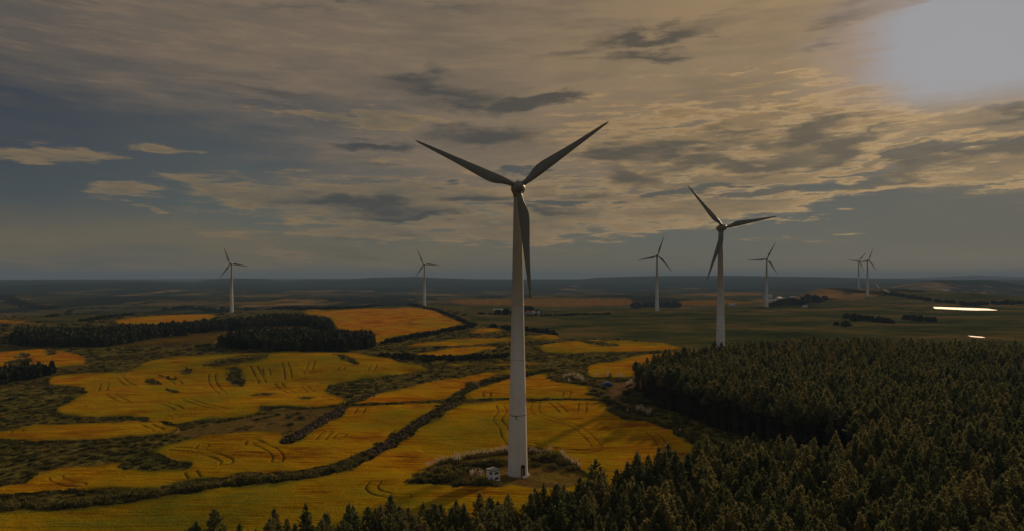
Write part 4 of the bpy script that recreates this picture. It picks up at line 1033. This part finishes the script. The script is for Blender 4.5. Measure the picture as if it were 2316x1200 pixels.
# nacelle runs away from the rotor (local +y), spinner towards the viewer (local -y)
NAC = as_mesh(lathe_y([(0.9, 0.35), (1.28, 0.15), (1.42, -0.3), (1.40, -1.2), (1.30, -2.4), (1.12, -3.6), (0.85, -4.7), (0.45, -5.5), (0.1, -5.8)]), 'nacelle', M_HUB)
SPN = as_mesh(lathe_y([(1.12, 0.0), (1.16, 0.35), (1.14, 0.9), (1.02, 1.4), (0.78, 1.8), (0.42, 2.05), (0.02, 2.13)]), 'spinner', M_HUB)
NECK = MB(); NECK.lathe([(0.84, 55.35), (0.95, 55.7), (1.0, 56.2)], 40); NECK = as_mesh(NECK, 'yaw_bearing', M_HUB)
VANE = MB(); VANE.box((0, 3.2, 1.55), (0.06, 0.06, 0.9)); VANE.box((0, 3.2, 2.0), (0.5, 0.05, 0.05)); VANE.box((0, 3.9, 1.35), (0.05, 0.05, 0.7)); VANE = as_mesh(VANE, 'wind_sensor', M_DARK, False)

T_LAB = ['tallest wind turbine in the foreground, with a door at its foot',
         'second largest wind turbine, its foot hidden behind the pine plantation', 'small wind turbine on the green crest just left of the second largest one',
         'small wind turbine on the green crest just right of the second largest one', 'farther left one of the two tiny turbines close together on the right hill',
         'nearer right one of the two tiny turbines close together on the right hill', 'small wind turbine behind the dark wood at far left',
         'small wind turbine on the crest of the orange field left of the big tower']
YAW = [2.5, 4, 4, -14, -12, 8, -4, -6]
T_FOOT = []
def turbine(k):
    hx, hy, by, pm, ang0 = TURB[k]; X, Y, Z = TPOS[k]; Z = float(H(X, Y))
    if k == 0: Z = 0.0 + float(H(X, Y))
    e = empty('wind_turbine', (X, Y, Z)); tag(e, T_LAB[k], 'wind turbine', 'wind turbines across the landscape'); T_FOOT.append((X, Y, Z))
    # the tower is one part with its sections as sub-parts
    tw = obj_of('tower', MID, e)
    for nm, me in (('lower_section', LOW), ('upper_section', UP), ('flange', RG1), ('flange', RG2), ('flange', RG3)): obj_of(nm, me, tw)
    f = MB(); f.lathe([(2.45, -1.5), (2.45, 0.02), (2.35, 0.10), (2.0, 0.12)], 48); f.build('foundation', M_CONC, e, smooth=False)
    # rotor faces the viewer side (local -y); hub height from the photograph
    hubz = CAMZ - (hy - HOR) / pm; dz = hubz - Z - HH
    yaw = math.atan2(-X, Y) * -1.0
    fa = -math.atan2(X, Y) * 0.0 + math.radians(YAW[k])     # heading of the nacelle
    n = obj_of('nacelle', NAC, e); n.location = (0, 0, HH); n.rotation_euler = (0, 0, fa)
    ov = 1.9; off = Vector((math.sin(fa), -math.cos(fa), 0)) * ov
    n.location = (off.x, off.y, HH)
    obj_of('yaw_bearing', NECK, e); obj_of('wind_sensor', VANE, n)
    sp = obj_of('spinner', SPN, e); sp.location = Vector((0, 0, HH)) + off * (1 + 0.95 / ov); sp.rotation_euler = (0, 0, fa)
    for b in range(3):
        a = math.radians(ang0 + 120 * b); o = obj_of('blade', BLADE, e)
        # columns: x=radial, y=trailing side (counter-clockwise), z=towards the nacelle
        from mathutils import Matrix
        rx = Vector((math.cos(a), 0, math.sin(a))); ty = Vector((-math.sin(a), 0, math.cos(a))); bz = rx.cross(ty)
        M3 = Matrix((rx, ty, bz)).transposed()
        M3 = Matrix.Rotation(fa, 3, 'Z') @ M3
        o.rotation_euler = M3.to_euler(); o.location = Vector((0, 0, HH)) + off * (1 + 1.55 / ov)
    return e, tw
for k in range(len(TURB)):
    e, tw = turbine(k)
    if k == 0: T1 = e
# door of the big turbine with arched frame, ajar
doorang = math.asin((1183 - 1171.5) / 22.7)
dr = MB(); rr_ = 2.03
def arch(mb, w, h, y0, y1, mi=0, n=10, x0=0.0, z0=0.16):
    pts = [(-w / 2, 0), (w / 2, 0)] + [(w / 2 * math.cos(t), h - w / 2 + w / 2 * math.sin(t)) for t in np.linspace(0, math.pi, n)]
    m = len(pts); vs = [(x0 + p[0], y0, z0 + p[1]) for p in pts] + [(x0 + p[0], y1, z0 + p[1]) for p in pts]
    mb.add(vs, [tuple(range(m)), tuple(range(2 * m - 1, m - 1, -1))] + [(i, i + m, (i + 1) % m + m, (i + 1) % m) for i in range(m)], mi)
dpos = Vector((math.sin(doorang) * 1.96, -math.cos(doorang) * 1.96, 0))
arch(dr, 0.86, 2.25, -0.10, 0.25); d = dr.build('door_frame', M_SEAM, T1, loc=dpos); d.rotation_euler = (0, 0, doorang)
dl = MB(); arch(dl, 0.72, 2.15, -0.115, 0.20); dl2 = dl.build('doorway', M_DARK, d)
lf = MB(); lf.box((-0.16, -0.15, 0.16 + 0.78), (0.40, 0.05, 1.55)); lf.build('door', M_DOOR, d, bevel=0.01)
hb = MB(); hb.box((0.0, -0.19, 1.0), (0.05, 0.05, 0.16)); hb.build('handle', M_DARK, d)
st = MB(); st.box((0, -0.7, 0.10), (1.1, 0.9, 0.2)); st.box((0, -1.25, 0.03), (1.1, 0.4, 0.1)); st.build('doorstep', M_CONC, d)
# a rust run from the first seam
rs = MB()
for i in range(7):
    a = math.radians(-38 + i * 5.5); zz = 12.0 - 0.10 * (1 - abs(i - 3.5) / 4) - (0.35 if i == 5 else 0); R_ = rad(11.9) + 0.006
    rs.box((math.sin(a) * R_, -math.cos(a) * R_, zz), (0.20, 0.02, 0.10 if i != 5 else 0.55), a)
rs.build('rust_stain', M_SEAM, T1)

# ---------------------------------------------------------------- white cabin
q = P([(1115, 1088)], 200)[0]
kc = empty('cabin', (q[0], q[1] + 1.0, q[2] + 0.1), math.radians(42)); tag(kc, 'small white cabin with dark louvred openings standing left of the big tower foot', 'cabin')
M_WALL = mat('white_render', (0.7, 0.7, 0.7), 0.7, paint((0.82, 0.82, 0.84, 1), (0.60, 0.58, 0.56, 1)))
M_ROOF = mat('grey_roof', (0.3, 0.28, 0.25), 0.85, paint((0.36, 0.33, 0.30, 1), (0.22, 0.19, 0.15, 1)))
b = MB(); b.box((0, 0, 0.95), (1.7, 1.95, 1.9)); b.box((0, 0, -0.1), (1.85, 2.1, 0.3)); b.build('wall', M_WALL, kc, bevel=0.015)
b = MB(); b.box((0, 0, 2.03), (1.98, 2.2, 0.14)); rf = b.build('roof', M_ROOF, kc, bevel=0.02)
b = MB(); b.box((0, 0, 1.935), (1.94, 2.16, 0.045)); b.build('fascia', M_DARK, rf)
def louvre(cx, cy, cz, wd, ht, face):
    b = MB(); t = 0.04
    for i in range(5):
        zz = cz - ht / 2 + ht * (i + .5) / 5
        b.box((cx, cy, zz) , (wd - .06, t, ht / 5 * .45) if face == 'y' else (t, wd - .06, ht / 5 * .45))
    o = b.build('louvre_slat', mat('louvre_metal', (0.07, 0.08, 0.10), 0.5), None)
    f = MB(); s = (wd, t * 1.2, ht) if face == 'y' else (t * 1.2, wd, ht); sgn = 0.012
    f.box((cx + (sgn if face == 'x' else 0) * (1 if cx < 0 else -1), cy + (sgn if face == 'y' else 0) * (1 if cy < 0 else -1), cz), s)
    w_ = f.build('louvre_window', M_DARK, kc); o.parent = w_
# the two faces seen: local -x (left) and local -y (right)
louvre(0.05, -0.985, 1.42, 0.95, 0.42, 'y'); louvre(0.05, -0.985, 0.42, 0.95, 0.42, 'y')
louvre(-0.86, -0.35, 1.42, 0.75, 0.42, 'x'); louvre(-0.86, -0.40, 0.42, 0.45, 0.32, 'x')

# ---------------------------------------------------------------- blue car
q = P([(1372, 872)], 330)[0]
car = empty('parked_car', (q[0], q[1], q[2] + 0.05), math.radians(14)); tag(car, 'small blue car parked at the field end beside the dirt track', 'car')
M_BLUE = mat('blue_car_paint', (0.01, 0.09, 0.42), 0.3, spec=0.6); M_GLASS = mat('dark_glass', (0.015, 0.02, 0.03), 0.08, spec=0.8); M_TYRE = mat('tyre_rubber', (0.02, 0.02, 0.02), 0.8); M_RIM = mat('wheel_rim', (0.4, 0.4, 0.4), 0.35, metal=0.8)
M_RED = mat('red_lens', (0.3, 0.01, 0.01), 0.3); M_LAMP = mat('clear_lens', (0.6, 0.6, 0.58), 0.15)
def prism(mb, outline, w0, w1=None, mi=0):
    w1 = w0 if w1 is None else w1; n = len(outline)
    vs = [(x, -(w0 if z < 0.95 else w1) / 2, z) for x, z in outline] + [(x, (w0 if z < 0.95 else w1) / 2, z) for x, z in outline]
    mb.add(vs, [tuple(range(n)), tuple(range(2 * n - 1, n - 1, -1))] + [(i, i + n, (i + 1) % n + n, (i + 1) % n) for i in range(n)], mi)
b = MB(); prism(b, [(-1.75, .35), (-1.80, .75), (-1.55, .90), (1.45, .92), (1.78, .78), (1.80, .38), (1.55, .25), (-1.5, .25)], 1.62); body = b.build('body', M_BLUE, car, bevel=0.05)
b = MB(); prism(b, [(-0.95, .90), (-0.35, 1.36), (0.95, 1.38), (1.5, .92)], 1.58, 1.28); cab = b.build('roof', M_BLUE, car, bevel=0.04)
b = MB(); prism(b, [(-0.84, .955), (-0.30, 1.29), (0.40, 1.31), (1.02, 1.30), (1.32, .957)], 1.605, 1.32); b.build('side_window', M_GLASS, cab)
b = MB(); b.add([(-0.93, -.66, .965), (-0.93, .66, .965), (-0.45, .56, 1.30), (-0.45, -.56, 1.30)], [(0, 1, 2, 3)]); b.build('windscreen', M_GLASS, cab, loc=(-0.03, 0, 0.02))
for sx in (-1.1, 1.12):
    for sy in (-.78, .78):
        b = MB(); b.lathe([(0.18, -.1), (0.30, -.1), (0.32, -.05), (0.32, .05), (0.30, .1), (0.18, .1)], 20, axis='Y', cap=True); wv = b.build('wheel', M_TYRE, car, loc=(sx, sy, .32))
        b = MB(); b.lathe([(0.17, -.11), (0.05, -.12)], 12, axis='Y'); b.lathe([(0.05, .12), (0.17, .11)], 12, axis='Y'); b.build('rim', M_RIM, wv)
for sy in (-.6, .6):
    b = MB(); b.box((-1.79, sy, .68), (.05, .28, .14)); b.build('headlight', M_LAMP, car)
    b = MB(); b.box((1.785, sy, .70), (.05, .22, .16)); b.build('tail_light', M_RED, car)
    b = MB(); b.box((-.72, sy * 1.42, .98), (.12, .16, .10)); b.build('mirror', M_BLUE, car)

# pale box on a post in the pampas grass, and small stakes
q = P([(1287, 862)], 330)[0]
bx = empty('utility_box', q); tag(bx, 'small pale grey utility box among pampas grass behind the golden field', 'box')
b = MB(); b.box((0, 0, 0.72), (0.62, 0.4, 1.05)); b.build('cabinet', M_WALL, bx, bevel=.02); b = MB(); b.box((0, 0, 1.28), (0.72, 0.5, 0.07)); b.build('lid', M_ROOF, bx, bevel=.01)
b = MB(); b.box((0, 0, 0.08), (0.7, 0.5, 0.25)); b.build('plinth', M_CONC, bx); b = MB(); b.box((0.18, -.21, .75), (.04, .04, .15)); b.build('handle', M_DARK, bx)
for px, py, lb in ((1419, 928, 'short white marker post in the shaded clearing nearest the field'), (1538, 975, 'short white marker post further right in the clearing by the field corner')):
    q = P([(px, py)], 300)[0]; e = empty('marker_post', q); tag(e, lb, 'post')
    b = MB(); b.box((0, 0, .45), (.13, .13, .9)); b.build('shaft', M_WALL, e, bevel=.01); b = MB(); b.box((0, 0, .93), (.16, .16, .07)); b.build('cap', M_DARK, e)

# ---------------------------------------------------------------- far farm buildings
M_FROOF = mat('tin_roof', (0.55, 0.53, 0.50), 0.45); M_TILE = mat('clay_roof', (0.30, 0.13, 0.07), 0.8); M_WIN = mat('window_glass', (0.03, 0.035, 0.04), 0.2)
def house(px, py, wd, dp, ht, rz, label, roofm=None, cat='barn', name='farm_building', dmax=3300):
    wd, dp, ht = wd * .7, dp * .7, ht * .7
    q = P([(px, py)], dmax)[0]; e = empty(name, (q[0], q[1], q[2] - 0.3), rz); tag(e, label, cat)
    b = MB(); b.box((0, 0, ht / 2), (wd, dp, ht)); wl = b.build('wall', M_WALL, e)
    b = MB(); o = 0.5; rh = dp * .28
    pr = [(-dp / 2 - o, ht - .15), (0, ht + rh), (dp / 2 + o, ht - .15), (dp / 2 + o, ht - .35), (-dp / 2 - o, ht - .35)]
    vs = [(-wd / 2 - o, y, z) for y, z in pr] + [(wd / 2 + o, y, z) for y, z in pr]
    b.add(vs, [(0, 1, 2, 3, 4), (9, 8, 7, 6, 5)] + [(i, i + 5, (i + 1) % 5 + 5, (i + 1) % 5) for i in range(5)]); b.build('roof', roofm or M_FROOF, e)
    for i in range(3):
        b = MB(); b.box((-wd / 2 + wd * (i + .5) / 3, -dp / 2 - .02, ht * .5), (wd * .12, .06, ht * .35)); b.build('window', M_WIN, e)
house(1122, 701, 9, 5, 2.2, .1, 'far white shed, leftmost of the pair left of the big tower in the pasture'); house(1139, 701, 11, 5, 2.2, 0, 'far long white shed just left of the big tower in the pasture')
house(1198, 710, 12, 8, 4, .3, 'tiny farmhouse in the tree clump right of the big tower', M_TILE, 'farmhouse', 'farmhouse')
house(1213, 711, 9, 7, 4, .0, 'tiny shed beside the farmhouse right of the big tower')
house(1737, 672, 26, 12, 7, .2, 'far pale building just right of the turbine on the green crest', None, 'building'); house(1745, 682, 20, 10, 5, 0, 'pale shed below the far pale building near the turbine on the crest')
house(1762, 676, 16, 10, 5, .5, 'white building in the middle of the far village'); house(1778, 678, 18, 10, 5, -.2, 'white building near the right end of the far village'); house(1793, 675, 14, 10, 5, .1, 'rightmost little building of the far village')
house(1820, 694, 8, 5, 3, .2, 'small white hut on the left slope of the right hill'); house(1655, 690, 14, 8, 4, 0, 'small shed in the far fields right of the second largest turbine')
house(2138, 657, 34, 12, 6, 0, 'long pale shed in front of the rounded dark wood on the right'); house(2268, 633, 40, 20, 8, .1, 'pale building on the far ridge at right')

# ---------------------------------------------------------------- ponds and the hill road
def water_fn(n, p):
    g = pos(n); bump(n, p, n.noise(g, 0.9, 4, 0.6), 0.6, 0.25); return None
M_WATER = mat('rippled_water', (0.02, 0.03, 0.03), 0.6, water_fn, spec=0.12)
for i, (cx, cy, rx, ry, z) in enumerate(_pond):
    n = 96; a = np.linspace(0, 2 * math.pi, n, endpoint=False); wob = 1.0
    V = np.stack([cx + rx * 1.0 * np.cos(a) * wob, cy + ry * np.sign(np.sin(a)) * np.abs(np.sin(a)) ** 2.2 * (1 + .15 * np.sin(5 * a)), np.full(n, z + 0.03)], 1)
    me = bpy.data.meshes.new('pond_water'); me.from_pydata([tuple(v) for v in V], [], [tuple(range(n))]); me.materials.append(M_WATER)
    tag(obj_of('pond_water', me), ('long pond glittering white in the sun on the right pasture', 'tiny glittering pond just above the pine plantation at right')[i], 'pond', kind='structure')
M_ROAD = mat('pale_road', (0.4, 0.33, 0.25), 0.95, lambda n, p: n.mix(n.noise(pos(n), 0.3, 3), (0.24, 0.20, 0.14, 1), (0.34, 0.28, 0.20, 1)), spec=0.0)
q = P([(1984, 641), (1983, 644), (1987, 648), (1996, 653), (2004, 657), (2009, 661)], 4500)
tt = np.linspace(0, len(q) - 1, 40); q = np.stack([np.interp(tt, range(len(q)), q[:, k]) for k in range(3)], 1)
d = np.gradient(q[:, :2], axis=0); d /= np.linalg.norm(d, axis=1, keepdims=True) + 1e-9; nrm = np.stack([-d[:, 1], d[:, 0]], 1) * 3.2
Lp, Rp = q[:, :2] + nrm, q[:, :2] - nrm
V = np.vstack([np.c_[Lp, H(Lp[:, 0], Lp[:, 1]) + .6], np.c_[Rp, H(Rp[:, 0], Rp[:, 1]) + .6]]); F = np.array([(i, i + 40, i + 41, i + 1) for i in range(39)])
tag(obj_of('road', mesh_np('road', V, F, [M_ROAD])), 'pale road winding over the far slope behind the two tiny turbines', 'road', kind='structure')

# ---------------------------------------------------------------- haze: one closed box of even pale air
hz = MB(); hz.box((0, 0, (150 - 32) / 2), (36000, 36000, 150 + 32))
M_HAZE = bpy.data.materials.new('air'); M_HAZE.use_nodes = True; nt = M_HAZE.node_tree; nt.nodes.clear()
pv = nt.nodes.new('ShaderNodeVolumePrincipled'); pv.inputs['Color'].default_value = (0.28, 0.43, 0.67, 1); pv.inputs['Density'].default_value = 0.000135; pv.inputs['Anisotropy'].default_value = 0.0
mo = nt.nodes.new('ShaderNodeOutputMaterial'); nt.links.new(pv.outputs[0], mo.inputs['Volume'])
tag(hz.build('haze', M_HAZE), 'thin bluish haze filling the air over the land', 'haze', kind='stuff')
